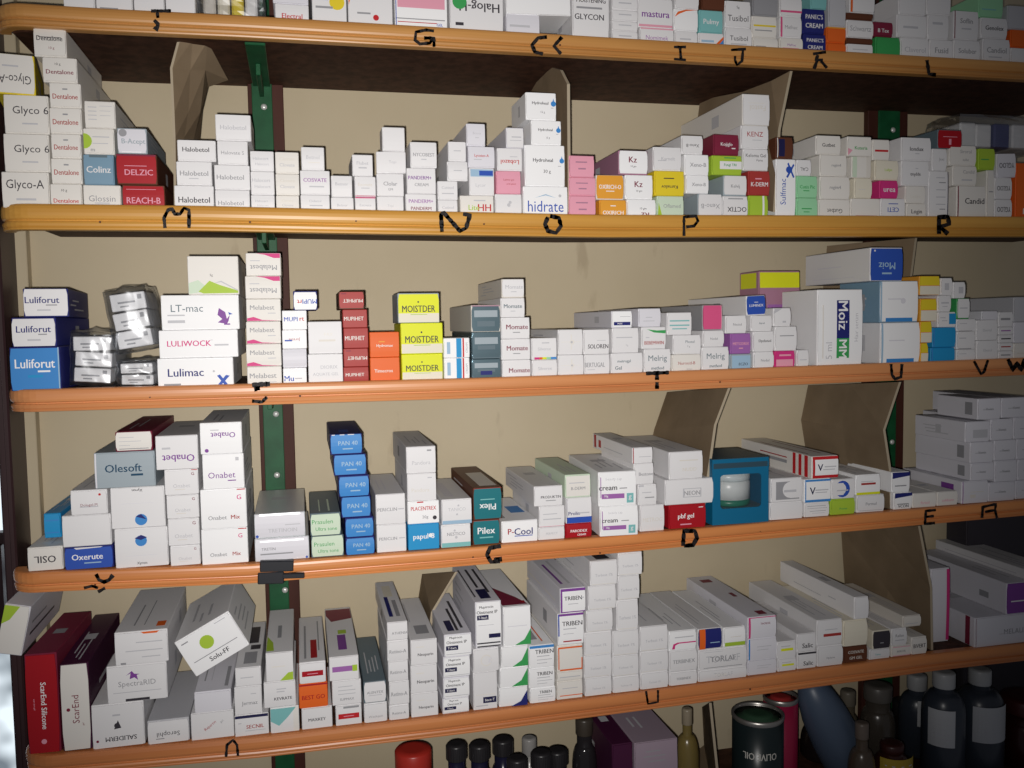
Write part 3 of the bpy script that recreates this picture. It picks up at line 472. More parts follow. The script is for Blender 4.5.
# ---- fourth shelf
col(3, b(27,63,547,'cream carton, upturned capitals','i;U:OSIL:.5:.48:.34:k', L=.13))
col(3, b(64,113.5,546.5,'blue carton with white letters','b;T:Oxerute:.47:.55:.3:h;r:.4:.25:.75:.3:S;p:.2,1,.8,1,.75,.94,.25,.9:w', side='B'), b(61.5,112,515,'white carton, blank end','w', side='w'), b(70,107.5,490,'small white carton','w;r:.25:.3:.75:.34:l;t:Dologel-M:.5:.38:.16:m;c:.8:.8:.05:r'))
col(3, b(43.5,61,513.5,'cyan carton','a;r:.1:.7:.9:.75:s;r:.1:.2:.9:.25:s', zb=538), Y=.03)
gb = 'w;c:.5:.68:.14:s;p:.38,.75,.5,.83,.62,.76,.5,.7:B;r:.2:.3:.8:.31:v;T:Xyron:.5:.1:.1:k'
col(3, b(114,168,528,'large white carton, blue globe',gb, L=.14), b(109,166,487,'large white carton, blue globe','w;c:.55:.2:.14:s;p:.45,.28,.55,.34,.65,.2,.55,.24:B;r:.2:.6:.8:.61:v;U:Xyron:.5:.93:.1:k', L=.14), b(93.5,155,452,'large silver blue carton','z;T:Olesoft:.48:.55:.26:A;r:.6:.32:.8:.38:A;r:0:0:.04:1:v', side='z', L=.16), b(115,152.5,431.5,'white carton with maroon top','i;r:.1:.7:.5:.73:l;r:.1:.5:.7:.53:l;r:.1:.3:.4:.33:l;r:.1:.12:.9:.16:g', side='m', L=.17))
on = 'w;t:Onabet:.5:.36:.17:l;r:.3:.2:.6:.23:e;T:G:.84:.82:.14:m'
col(3, b(170,200.5,545.5,'small white carton',on), b(167.5,199.5,518.5,'small white carton',on), b(166,199,495,'small white carton',on), b(163,198.5,469.5,'small white carton, red corner',on+';r:.8:.96:1:1:r'), b(155,198,435.5,'white carton, upturned purple letters','w;U:Onabet:.53:.33:.24:u;r:.15:.6:.35:.66:l', L=.15))
om = 'h;T:G:.84:.78:.14:P;T:Onabet:.36:.28:.12:g;T:Mix:.75:.28:.12:M;r:.8:.96:.98:1:r'
col(3, b(201,248,528.5,'large white carton, crimson initial',om, L=.14), b(200,246.5,489,'large white carton, crimson initial',om, L=.14), b(202,244,454,'white carton, purple letters','h;t:Onabet:.46:.4:.2:u;r:.6:.22:.8:.25:u;r:.8:.8:.88:.9:l', L=.15), b(199.5,242,422.5,'white carton, upturned letters','h;U:Onabet:.55:.6:.2:u;r:.25:.75:.45:.78:l;c:.15:.12:.06:u', L=.15))
fo_ = '#;r:.1:.25:.8:.34:W;T:TRETINOIN:.5:.3:.16:z;c:.05:.1:.05:b;r:0:.8:1:1:h'
col(3, b(254.5,309.5,537.5,'wide silver foil carton','v;T:TRETIN:.25:.55:.14:g;r:.1:.3:.7:.36:g;c:.95:.1:.05:b;r:.1:.85:.9:.9:#', side='#', bulge=.002), b(254,305.5,513,'wide silver foil carton','v;T:TRETINOIN:.55:.3:.18:l;r:.6:.5:.9:.54:l;c:.05:.1:.06:b;r:.1:.92:.9:1:#', side='#', bulge=.002, L=.145))
pg = 'J;t:Prasulen:.4:.62:.22:G;t:Ultra tone:.52:.3:.18:G'
col(3, b(311,344,535.5,'pale green carton',pg, side='Z'), b(310,341,513,'pale green carton',pg, side='Z', sp={'top':'r:.05:.3:.6:.34:J;r:.05:.6:.6:.66:J'}))
pa = 's;T:PAN 40:.55:.56:.24:S;r:.38:.25:.7:.31:S'
col(3, *[b(x0,x1,y,'bright blue carton',pa if y != 434 else pa+';r:.05:.95:.15:1:w;r:.3:.95:.45:1:w;r:.55:.95:.75:1:w', side='B', sp={'top':'r:.1:.3:.3:.6:b'}) for x0,x1,y in ((345.5,375,537),(345,374,517.5),(341,371,496.5),(338.5,369.5,475.5),(333.5,366.5,454.5),(330,362.5,434))])
pc_ = 'w;T:PERICLIN:.38:.5:.13:g;r:.75:.48:.95:.52:l'
col(3, b(376.5,406.5,524.5,'white carton, grey capitals',pc_), b(375.5,405.5,494,'white carton, grey capitals',pc_, L=.14, sp={'top':'r:.2:.2:.7:.25:v;r:.2:.4:.7:.45:v'}))
col(3, b(408,439.5,524,'sky blue carton','a;T:papul-8:.5:.5:.3:h;c:.72:.55:.08:h'), b(407.5,439.5,501,'white carton, red capitals','h;T:PLACENTREX:.5:.68:.2:r;T:20g:.55:.28:.2:g;c:.85:.25:.09:k;r:.3:.93:.5:1:r'), b(407,436.5,473.5,'white carton, faint italics','w;t:Pandora:.45:.4:.16:e;r:.7:.82:.85:.86:l'), b(406,436,446.5,'white carton, faint italics','w;t:Pandora:.5:.4:.17:l;r:.7:.82:.85:.88:g', L=.15, side='w'))
col(3, b(441,471,524.5,'white carton, mint lower band','w;r:0:0:1:.22:T;T:NESTICO:.5:.6:.16:g;c:.5:.45:.06:l;c:.45:.75:.05:l'), b(441.5,473,499,'bluish white carton','w;r:0:0:1:.16:S;t:TANICO:.5:.6:.15:l;c:.55:.75:.04:l;c:.5:.4:.04:l', L=.14, sp={'top':'r:.1:.2:.8:.5:v'}))
pi_ = 't;T:Pilex:.5:.58:.3:h;r:.25:.28:.75:.33:T;r:.0:.97:1:1:M'
col(3, b(471.5,500,520,'dark teal carton, white letters',pi_, side='x'), b(473,502,487.5,'dark teal carton, upturned letters','t;U:Pilex:.5:.4:.22:h;r:.25:.62:.75:.65:T;r:0:.97:1:1:M', L=.155, side='x', sp={'top':'r:.05:.3:.7:.9:e'}))
col(3, b(501.5,538,520.5,'white carton, red blue letters','h;T:P-:.25:.52:.3:R;T:Cool:.6:.5:.36:B;r:.35:.28:.85:.32:b', L=.14, sp={'top':'r:.3:.5:.6:.9:s;r:.1:.1:.8:.2:g'}))
col(3, b(538.5,565,527,'white carton','w;T:PERFECT:.5:.5:.2:l'), b(539,565,506,'white carton, pale red outline','w;r:.15:.35:.85:.4:l;r:.15:.6:.7:.64:l;r:0:0:1:.04:p'), b(534,563,486,'white carton, dark capitals','w;T:PRODUKTIN:.58:.45:.15:k;r:.4:.25:.75:.29:g', L=.15))
col(3, b(565.5,592,523.5,'red carton, white print','R;T:PARODEX:.5:.5:.22:h;T:CREAM:.6:.22:.16:h'), b(566,592,497.5,'white carton, blue lower band','w;r:0:0:1:.25:b;T:Prolin:.3:.4:.16:B;r:.5:.38:.9:.43:l;r:0:0:.03:1:n'), b(565,591,474.5,'pale green edged carton','J;r:.04:.06:.96:.94:i;r:.15:.62:.75:.66:l;T:B-DERM:.5:.4:.15:g', L=.14))
eb = 'h;r:.05:.25:.07:.85:U;r:.08:.22:.68:.36:U;T:10g:.2:.29:.1:w;r:.74:.08:.92:.36:T;T:g:.83:.22:.16:w;t:beauty cap:.4:.78:.12:l;T:cream:.25:.52:.12:k;r:.55:.5:.75:.53:g'
col(3, b(600,638,506,'white carton, purple teal print',eb, L=.14, yaw=-3), b(598.5,637,471.5,'white carton, purple teal print',eb, L=.145, yaw=-3), Y=-.004)
col(3, b(640,664.5,505,'plain white carton','w;t:METROG:.5:.45:.18:e', L=.11), b(638,657,484.5,'white carton, thin print','w;r:.2:.6:.7:.64:l;r:.35:.35:.85:.4:g;r:0:.9:.3:1:l', L=.11), b(633,654,463.5,'white carton, thin print','w;T:Bestone:.6:.5:.18:g', L=.12), b(632.5,653,447.5,'white carton with crimson side','w;r:.3:.4:.9:.44:l;r:.0:0:.05:1:R', L=.15, side='w', sp={'left':'r:.02:.1:.08:1:R;r:.15:.2:.22:.7:R;r:.3:.3:.8:.36:l'}))
col(3, b(669,706,504.5,'red carton, white script','R;T:pbf gel:.45:.5:.3:h;r:.3:.15:.6:.2:p;r:.8:.85:.92:.88:h', L=.12), b(665,713.5,479,'wide white carton, boxed capitals','w;T:NEON:.55:.45:.2:g;r:.36:.28:.39:.64:l;r:.36:.28:.74:.31:l;r:.36:.61:.74:.64:l;r:.72:.28:.74:.64:l', L=.12), b(669,703,451.5,'white carton, round corners','w;r:.3:.66:.85:.7:e;T:NUDD:.6:.35:.15:e', L=.16))
col(3, b(770,803,502,'white carton, plain end','w', L=.12), b(771,802.5,478,'white carton, dark ring','w;r:.15:.1:.9:.85:g;c:.6:.5:.34:w;r:.6:.15:.9:.85:w;r:.4:.4:.8:.5:l', L=.12))
vs_ = 'h;T:V:.3:.5:.35:n;r:.4:.5:.9:.55:l;r:.4:.4:.85:.44:l'
col(3, b(804.5,829.5,502.5,'white carton, dark lines','w;r:.1:.75:.85:.78:g;r:.1:.6:.9:.62:g;r:.2:.4:.85:.43:g;r:.3:.25:.8:.28:l', L=.12), b(804.5,831,479,'white carton, blue stripes',vs_+';r:0:.9:1:1:s;r:0:.02:1:.12:s;r:0:0:.05:1:s', L=.12), b(812,838.5,456,'red striped white carton','h;r:0:.85:1:1:r;r:0:0:1:.15:r;r:0:0:.1:1:r;T:V:.3:.5:.34:n;r:.45:.5:.9:.55:l;r:.4:.38:.85:.42:l', L=.19, side='i', sp={'left':'r:.78:.0:.82:1:r;r:.86:0:.9:1:r;r:.94:0:1:1:r;r:.3:.65:.7:.7:R;r:.4:.4:.7:.55:g', 'top':'r:.1:.2:.8:.25:m;r:.1:.7:.8:.75:m'}))
col(3, b(831,855,499,'lime carton','L;T:Procute:.5:.4:.14:G', L=.12), b(832,855,479,'white carton, purple ring','w;c:.45:.5:.42:b;c:.38:.5:.3:w;r:.0:.1:.5:.9:w;r:.2:.4:.7:.46:l', L=.12))
col(3, b(857,884.5,495,'white carton, grey outline','w;r:.08:.1:.92:.14:l;T:Permol:.5:.5:.2:g', L=.12), b(856,880.5,474.5,'white carton, lime base','h;r:0:0:1:.14:Y;r:.2:.5:.8:.6:M;r:.2:.65:.7:.68:l', L=.13))
nv = 'h;p:0,.68,0,1,1,1,1,.8,.3,.72:B;r:.15:.3:.8:.36:g'
col(3, b(894,912,492.5,'white carton, navy top',nv+';T:VCON:.5:.2:.2:k', L=.12), b(892,910,472,'white carton, navy top',nv, L=.12))
col(3, b(913,936.5,493,'white carton, pink tint','i;t:fersol:.5:.35:.25:p', L=.1))
col(3, b(937.5,958,491.5,'white carton, red print','i;T:coldcure:.5:.4:.22:p', L=.1))
vi = 'v;r:.2:.45:.6:.5:l;T:Vomis:.5:.5:.14:g'
gs = dict(side='v', L=.11, sp={'left':'r:.82:.2:.95:.8:g'})
col(3, b(962,988.5,481,'white carton, purple edge','v;r:0:0:.04:1:U;r:.3:.25:.5:.4:e;r:.3:.5:.8:.53:e', L=.12, side='v', sp={'left':'r:.7:.55:.92:.8:u;r:.1:.2:.5:.25:i'}), b(971,994,463,'pale grey carton',vi, **gs), b(970.5,993.5,442,'pale grey carton',vi, **gs), b(965.5,990,421.5,'pale grey carton, boxed end','v;r:.3:.2:.9:.6:l', L=.10, side='v'), b(978,1001,398.5,'pale grey carton',vi, L=.078, side='v', sp={'left':'r:.75:.2:.95:.8:g'}))
col(3, b(989,1015,482,'pale grey carton',vi), b(995,1017,460.5,'pale grey carton',vi), b(994.5,1016,440,'pale grey carton',vi), b(991,1013,419,'pale grey carton',vi), b(1002,1030,397.5,'pale grey carton',vi))
col(3, b(1016,1042,480,'pale grey carton',vi), b(1018,1042,459,'pale grey carton',vi), b(1017,1042,438.5,'pale grey carton',vi), b(1014,1042,417,'pale grey carton',vi))
# ---- fifth shelf
col(4, b(23.5,57,654,'upright crimson carton','R;V:ScarEnd Silicone:.55:.48:.2:h;V:scar care gel:.25:.5:.08:p;c:.5:.12:.025:p', side='m', L=.14, yaw=-2))
col(4, b(59,89,664,'upright white carton','i;v:ScarEnd:.5:.48:.28:m;v:gel:.75:.3:.1:m;c:.25:.48:.02:m', side='Q', L=.17))
col(4, b(90.5,144,703.5,'white carton, upturned capitals','w;U:SALIDERM:.55:.2:.12:k;c:.48:.5:.06:k;p:.42,.42,.5,.62,.56,.44:k;r:.4:.72:.55:.76:l;c:.1:.18:.03:m', L=.13), b(106,167,664.5,'wide white carton, horse logo','w;t:SpectraRID:.5:.48:.22:g;p:.32,.72,.4,.78,.38,.62,.46,.66,.52,.58,.5,.72,.55,.74,.46,.76,.42,.84:u;r:.1:.26:.9:.28:l;r:.3:.02:.7:.09:k', L=.14), b(114,168,631,'white carton with orange spot','w;r:.4:.65:.9:.68:l;r:.2:.4:.9:.43:l;r:.5:.2:.85:.23:l;r:.1:.02:.2:.08:g;p:.5,1,.85,1,.8,.92,.55,.92:O', L=.16, sp={'top':'r:.1:.3:.6:.33:g;r:.1:.5:.7:.52:g;r:.05:.75:.16:.92:O'}))
col(4, b(147,189.5,719.5,'white carton, upturned script','w;u:Serophil:.5:.42:.3:k;r:.2:.2:.4:.24:g', L=.14, side='l'))
col(4, b(190.5,234,712,'white carton, red diagonal print','w;t:Rejuron:.45:.5:.16:R:38;t:gel:.72:.62:.12:g:38', L=.13), b(194,231.5,691,'white carton','v', L=.14, sp={'top':'r:.05:.8:.5:.9:g;r:.2:.2:.8:.24:g;r:.2:.4:.8:.42:l'}))
col(4, b(234.5,269,714.5,'white carton, navy top edge','w;r:0:.86:1:1:n;T:SECNIL:.6:.45:.2:M;r:.3:.25:.9:.28:l;r:.1:.62:.2:.66:l', L=.13), b(234,262,686.5,'white carton, grey letters','w;T:Jermaz:.55:.4:.2:g;r:.6:.72:.8:.75:l', L=.13), b(235,261.5,667.5,'white carton','w;r:.2:.45:.7:.5:l', L=.155, sp={'top':'r:.05:.3:.3:.8:g;r:.5:.3:.9:.8:k;r:.35:.5:.45:.9:k'}))
col(4, b(270,300.5,707,'white carton, teal corner','w;p:0,.98,0,.5,.3,.3,.6,.6,.9,.98:T;r:.8:0:1:1:i', L=.13), b(263.5,296,681.5,'white carton, dark print','w;T:KEVRATE:.6:.35:.13:k;r:.4:.6:.65:.64:l;r:.4:.7:.7:.74:l', L=.13), b(265.5,293.5,652.5,'white carton, lime corner','w;r:.2:.5:.7:.54:i;p:.5,.02,.98,.02,.98,.3,.8,.28:L', L=.155, sp={'top':'p:.0,.0,.35,.0,.2,.25,.0,.3:L;r:.3:.4:.6:.55:g'}))
col(4, b(301.5,333,707.5,'white carton, spaced capitals','w;T:MAXKEY:.5:.45:.16:k', L=.12), b(297.5,328,683.5,'bright red carton','O;r:0:.92:1:1:R;T:BEST GO:.5:.45:.2:R', L=.13), b(299,326,662,'white carton, red band','w;r:.1:.35:.9:.6:R;r:.3:.45:.7:.48:p', L=.16, sp={'top':'r:.05:.45:.45:.7:R;r:.05:.2:.8:.28:g;r:.2:.75:.9:.8:g'}))
col(4, b(335.5,362,705,'white carton, red band','w;r:.1:.35:.9:.6:r;r:.3:.46:.7:.49:p;r:.3:.85:.9:.95:g', L=.12), b(331.5,361.5,680.5,'white carton, small print','w;r:.2:.75:.7:.78:l;r:.2:.6:.8:.63:l;r:.2:.45:.8:.48:l;T:SUPMAX:.5:.25:.12:g', L=.13), b(329,359,656.5,'white carton, violet band','w;r:.1:.38:.78:.6:U;r:.78:.36:.95:.62:L', L=.18, sp={'top':'p:.7,.2,.75,1,1,1,1,0,.85,0:m;r:.1:.35:.4:.65:u;r:.42:.4:.5:.7:L'}))
col(4, b(364,387.5,703,'white carton, grey letters','w;t:Wockquin:.5:.3:.18:g', L=.12), b(363.5,386.5,681.5,'white carton with dark top','w;T:ALENTEX:.5:.5:.14:g;r:.2:.35:.8:.38:l', L=.15, side='Z'))
si = 'w;T:Retino-A:.5:.48:.2:g'
col(4, *[b(x0,x1,y,'small white carton',si if y != 622 else 'w;T:ATHENIA:.6:.4:.16:g', L=.13 if y>630 else .165, **({'sp':{'top':'r:.1:.2:.6:.4:B;r:.1:.55:.5:.75:g;r:.6:.25:.9:.7:c'}} if y == 622 else {})) for x0,x1,y in ((389,409.5,705),(389,409.5,681.5),(388,408.5,661),(387,408.5,640.5),(387,408,622))])
nm_ = 'w;T:Neoparin:.55:.4:.17:k;r:.2:.7:.5:.74:i'
col(4, b(411,438.5,693,'white carton, dark letters',nm_), b(410.5,437.5,665,'white carton, dark letters',nm_), b(410.5,437.5,639.5,'white carton, dark letters',nm_, L=.16, sp={'top':'r:.1:.3:.3:.8:g;r:.4:.2:.9:.25:l'}))
mup = 'h;T:Mupirocin:.42:.84:.15:k;T:Ointment IP:.45:.65:.15:k;r:.06:.3:.5:.5:n;T:T-bact:.28:.4:.12:w;r:.06:.1:.95:.13:l'
col(4, *[b(x0,x1,y,'white carton, stacked black text',mup, L=.13, side='v') for x0,x1,y in ((442.5,469.5,698),(443,470,677.5),(443,470.5,656.5))], b(444,472,634,'white carton, stacked black text',mup, L=.16, side='v', sp={'top':'r:.05:.2:.3:.45:n;r:.05:.5:.6:.6:k;r:.1:.7:.8:.8:k'}))
col(4, b(473,497.5,672,'tall white carton, upturned print','w;r:.1:.1:.6:.13:l;r:.4:.18:.95:.34:n;T:bact-T:.68:.26:.08:w;r:.1:.4:.9:.42:i', L=.13), b(473,499.5,648.5,'white carton, faint circle','w;c:.5:.5:.25:i;c:.5:.5:.2:w;t:g:.65:.5:.3:v', L=.13), b(475,501.5,601.5,'tall white carton, black text','h;T:Mupirocin:.42:.88:.08:k;T:Ointment IP:.45:.78:.08:k;r:.06:.62:.5:.72:n;T:T-bact:.28:.67:.06:w;r:.1:.5:.7:.51:l;r:.5:.22:.95:.31:n;r:.05:.1:.95:.13:k;r:.05:.03:.95:.06:k', L=.16, side='v', sp={'top':'r:.05:.3:.3:.7:n;r:.35:.4:.9:.5:k;r:.2:.7:.9:.8:k;r:.1:.1:.9:.16:k'}))
gr = ';p:.4,.02,.98,.02,.98,.9,.75,.3:G'
col(4, b(499,528,687,'white carton, navy corner','h;p:.4,.02,.98,.02,.98,.8,.75,.25:B', L=.13), b(499.5,528.5,667,'white carton, green corner','h'+gr, L=.13), b(501,528.5,646,'white carton, green corner','h'+gr, L=.13), b(503,531,606.5,'tall white carton, green corner','h;r:.15:.5:.85:.52:v;p:.4,.02,.98,.02,.98,.42,.75,.15:G', L=.165, sp={'top':'p:.0,.0,.0,.95,.2,.7,.5,.1,.55,.0:m;r:.05:.75:.1:.9:R'}))
tr = 'h;T:TRIBEN:.6:.72:.2:k;r:.3:.5:.8:.54:l;r:.3:.35:.9:.38:l;r:.3:.2:.7:.23:l'
col(4, b(530,556,687.5,'white carton, black capitals',tr), b(529,555,668,'white carton, black capitals',tr), b(529,554.5,645,'white carton, blue top edge',tr+';r:0:.88:1:1:s', L=.16, sp={'top':'r:.05:.6:.9:.66:O;r:.1:.2:.5:.5:g'}))
oz = 'i;r:.04:.88:.98:.94:O;r:.04:.1:.08:.94:O;r:.1:.04:.98:.1:O;r:.94:.1:.98:.5:O;r:.3:.5:.8:.54:i'
col(4, b(557,583,681,'white carton, orange lines','i;r:.1:.2:.98:.25:O;r:.2:.6:.8:.64:l', L=.13), b(557,583,671.5,'thin white carton','i;r:.1:.4:.9:.5:l', L=.13), b(557,583,645,'white carton with orange outline',oz, L=.13), b(557.5,584.5,613,'blue edged white carton','h;r:0:.92:1:1:u;r:0:.3:.06:1:b;T:TRIBEN:.55:.68:.16:k;r:.75:.66:.9:.7:l;r:.2:.5:.7:.53:l;r:.2:.1:.9:.14:R;r:.2:.35:.6:.37:l', L=.15, side='w'), b(560,586.5,588,'violet edged white carton','h;r:0:.88:1:1:u;r:0:0:.08:1:u;r:0:0:1:.06:u;T:TRIBEN:.5:.6:.18:k;r:.8:.58:.92:.62:l;r:.3:.35:.7:.38:l', L=.16, side='v', sp={'top':'r:.1:.2:.7:.3:u;r:.1:.5:.8:.6:l','left':'r:.0:.3:.9:.36:i'}))
tc_ = 'i;t:Terbicip cr:.5:.45:.16:g;r:.1:.7:.5:.72:v'
tw = lambda *a, **k: b(*a, 'white carton, faint line', 'w;T:Terbest 1%:.5:.42:.13:l;r:.05:.04:.9:.07:i', **k)
col(4, tw(585,612,677.5), tw(584,612,655), tw(584,612,632), tw(585.5,613,610), tw(588,617,585.5, L=.14), tw(590,617.5,560.5, L=.155, sp={'top':'r:.0:.3:.4:.8:k'}))
col(4, tw(613,639.5,676), tw(612.5,639,655.5), tw(612.5,639,630.5, L=.14), tw(615.5,638.5,600), tw(618,640,575.5, yaw=2), tw(618,642.5,552.5))
col(4, tw(640.5,668.5,672), tw(640,668.5,651), tw(640,668,626, L=.155))
tx = 'w;T:TERBINEX:.5:.5:.2:g'
col(4, b(669.5,697.5,671.5,'white carton, dark capitals',tx), b(669.5,697.5,650.5,'white carton, dark capitals',tx), b(669,696.5,630.5,'white carton, red arc','h;p:.1,.1,.15,.35,.3,.42,.98,.42,.98,.36,.35,.36,.22,.28,.2,.1:P;r:.2:.65:.9:.7:l', L=.155))
tl = 'w;t:TORLAF:.5:.5:.4:l;T:TORLAF:.5:.5:.3:g;r:.1:.08:.9:.11:g;r:.1:.85:.5:.87:l'
col(4, b(698.5,747,668.5,'wide white carton','w;t:TORLAF:.5:.5:.4:l;T:TORLAF:.45:.5:.25:i', L=.14), b(698.5,747,648,'wide white carton, outlined capitals',tl, L=.14), b(698,722,628.5,'navy carton with orange stripe','B;r:.05:0:.3:1:O;r:.5:.3:.9:.34:S', L=.16, side='w'))
col(4, b(723.5,745.5,627,'white carton, green base','h;r:.05:.05:.98:.25:L;r:.3:.5:.8:.54:i', L=.16, zb=648))
mg = 'v;r:.3:.6:.8:.63:l;r:.3:.45:.7:.48:l'
col(4, b(748,777.5,659.5,'pale carton',mg), b(748,777,638,'pale carton, blue edge',mg+';r:0:0:.06:1:s'), b(748,776.5,616.5,'long pale carton, magenta edge','v;r:0:0:.08:1:P;r:0:.95:1:1:P;T:TACROZ:.6:.68:.1:m', L=.185, sp={'top':'r:.02:.5:.1:.8:m;r:.45:.6:.55:.75:m;r:.85:.3:.93:.7:m'}))
ym = 'w;r:.2:.45:.85:.6:Y;r:.2:.7:.7:.75:l'
col(4, b(778,796.5,658.5,'small carton, lime stripe',ym), b(776.5,796,641.5,'small carton, lime stripe',ym))
sa = 'w;T:Salic:.55:.35:.3:k'
col(4, b(797.5,816.5,652,'small carton, black letters',sa+';r:.0:.88:1:1:k'), b(797,816,633.5,'small carton, black letters',sa))
col(4, b(817.5,843,645.5,'white carton, grey print','w;T:Nyderm:.5:.4:.14:g'), b(817,842.5,619.5,'white carton, maroon block','w;r:.25:.35:.95:.46:M;r:.3:.6:.8:.63:l', L=.18))
col(4, b(844,867.5,646,'brown carton, pale print','x;T:COSVATE:.5:.65:.2:e;T:GM GEL:.5:.3:.2:e', side='x', L=.12), b(843.5,867.5,620,'cream carton, rounded end','c', side='c', L=.16, bulge=.002), b(854.5,869,597,'long white carton lying on others','w', L=.185, side='W', sp={'left':'r:.7:.45:.8:.5:l;r:.2:.3:.6:.34:l'}))
col(4, b(869.5,890,649,'white carton, teal print','w;T:Telma:.4:.5:.2:T;r:.2:.25:.8:.28:l', L=.12), b(873,890.5,630.5,'black ended carton','k;r:.4:.3:.6:.35:g', side='c', L=.16))
col(4, b(891.5,911,645.5,'white carton, pink border','i;r:.05:.08:.95:.14:p;r:.05:.86:.95:.92:p;T:BERAVIL:.5:.5:.2:g', L=.12), b(891.5,907,628.5,'white carton, grey print','w;T:Refen:.5:.6:.2:g;r:.2:.3:.8:.36:l', L=.14), b(903,921,615.5,'thin grey carton','e;r:.1:.3:.8:.36:l', L=.15))
col(4, b(911.5,927,637,'white carton, dark letters','i;T:BIVERT:.5:.5:.26:k', L=.12))
col(4, b(931,950,568.5,'upright white pink edged carton','v;r:.82:0:.98:1:P', L=.13), Y=.035)
col(4, b(975,1042,615,'wide white carton, magenta edge','v;r:0:0:.02:1:m;t:MELALITE:.62:.45:.2:g;r:.35:.38:.9:.4:l', L=.17, side='v', sp={'left':'r:.93:0:1:1:m;r:.1:.5:.7:.55:e'}), b(1007,1045,582,'wide carton, violet end','u;r:.1:.4:.7:.44:w', L=.185, side='v', sp={'left':'r:.75:.3:.85:.5:g'}), b(1030,1060,570,'long white carton','w', L=.19, side='w', sp={'left':'r:.1:.3:.9:.36:l'}))

def shades(base):
    return [base]
def make_carton(s, bx, x0, x1, z0, z1, Y, label):
    w, h = x1-x0-.0005, z1-z0; L = bx.get('L', .07 if (s in (1, 2) and at(200, 300, Y).x < x0 < at(445, 300, Y).x) else .09 if (s == 2 and at(900, 300, Y).x < x0 < at(974, 300, Y).x) else .135); L = min(L, WALL-.014-Y)
    yaw = math.radians(bx.get('yaw', 0)); roll = math.radians(bx.get('roll', 0))
    root = empty(bx.get('name', 'medicine_carton'), ((x0+x1)/2, Y, z0), label, 'carton' if bx.get('name') is None else bx.get('cat', 'box'), 'medicine cartons stacked on the '+SHN[s], yaw, roll)
    toks = bx['dsl'].split(';'); basec = toks[0]; els = toks[1:]
    mats = []
    def slot(c):
        m = ink(c) if c not in ('#', '%') else {'#': FOIL, '%': FOILD}[c]
        if m not in mats: mats.append(m)
        return mats.index(m)
    bm = bmesh.new(); t = .0011
    mats.append(FOIL if basec == '#' else FOILD if basec == '%' else card(basec))
    sc = bx.get('side', basec)
    smat = FOIL if sc == '#' else FOILD if sc == '%' else card(sc)
    sl = [smat]
    # sleeve: a tube of card, slightly rounded along its long edges
    sb = bmesh.new(); box(sb, -w/2, w/2, t, L, 0, h, 0, .0007)
    def sslot(c):
        m = ink(c)
        if m not in sl: sl.append(m)
        return sl.index(m)
    rnd = random.Random(int(x0*1e5)+int(z0*1e5))
    pc = bx.get('pc', 'g')
    # fine print along the sides and the top
    faces = {'top': (lambda u, v, l: (-w/2+v, t+.004+u, h+.00006*l), w), 'left': (lambda u, v, l: (-w/2-.00006*l, t+L-.004-u, v), h), 'right': (lambda u, v, l: (w/2+.00006*l, t+.004+u, v), h)}
    side_els = bx.get('sp')
    for fn, (put, hh) in faces.items():
        ww = L-.01
        if side_els and fn in side_els:
            e = side_els[fn].split(';')
        else:
            e = []
            if basec not in '#%':
                q = rnd.random()
                if q < .6:
                    for r_ in range(rnd.choice((2, 3, 4))):
                        v_ = .25+.16*r_; u_ = rnd.uniform(.05, .3); e.append('r:%.2f:%.2f:%.2f:%.2f:%s' % (u_, v_, u_+rnd.uniform(.2, .5), v_+.05, 'l'))
                if q > .4:
                    u_ = rnd.uniform(.4, .6); e.append('r:%.2f:.3:%.2f:.7:%s' % (u_, u_+.12, rnd.choice('lgl')))
        flip = fn == 'left'
        tmp = bmesh.new() if False else sb
        printing(sb, e, ww, hh, put, sslot)
    link('sleeve', sb, sl, root)
    # end flap: tucked panel that bulges a little towards its free edge
    up = rnd.random() < .6
    bul = bx.get('bulge', rnd.choice((.0003, .0005, .0008, .0012)))
    g = .0006
    def put(x, z, lay):
        v = min(1, max(0, z/h)); k = (1-v) if up else v
        bl = bul*math.sin(math.pi*min(1, k*1.0))*.8 if lay >= 0 else bul*.8
        return (x-w/2, -bl-.00005*abs(lay), z)
    n = 5
    gl = g if not up else g; top = h-g-(.0007 if not up else 0); bot = g+(.0007 if up else 0)
    rows = []
    for i in range(n+1):
        z = bot+(top-bot)*i/n; cx = .0012 if i in (0, n) else 0
        y = put(0, z, 0)[1]
        rows.append([bm.verts.new((-w/2+g+cx, y, z)), bm.verts.new((w/2-g-cx, y, z)), bm.verts.new((w/2-g-cx, t, z)), bm.verts.new((-w/2+g+cx, t, z))])
    for a, c in zip(rows, rows[1:]):
        for i in range(4): bm.faces.new((a[i], a[(i+1) % 4], c[(i+1) % 4], c[i]))
    bm.faces.new(rows[0][::-1]); bm.faces.new(rows[-1])
    for f in bm.faces: f.material_index = 0
    printing(bm, els, w, h, put, slot, True)
    link('end_flap', bm, mats, root)
    return root
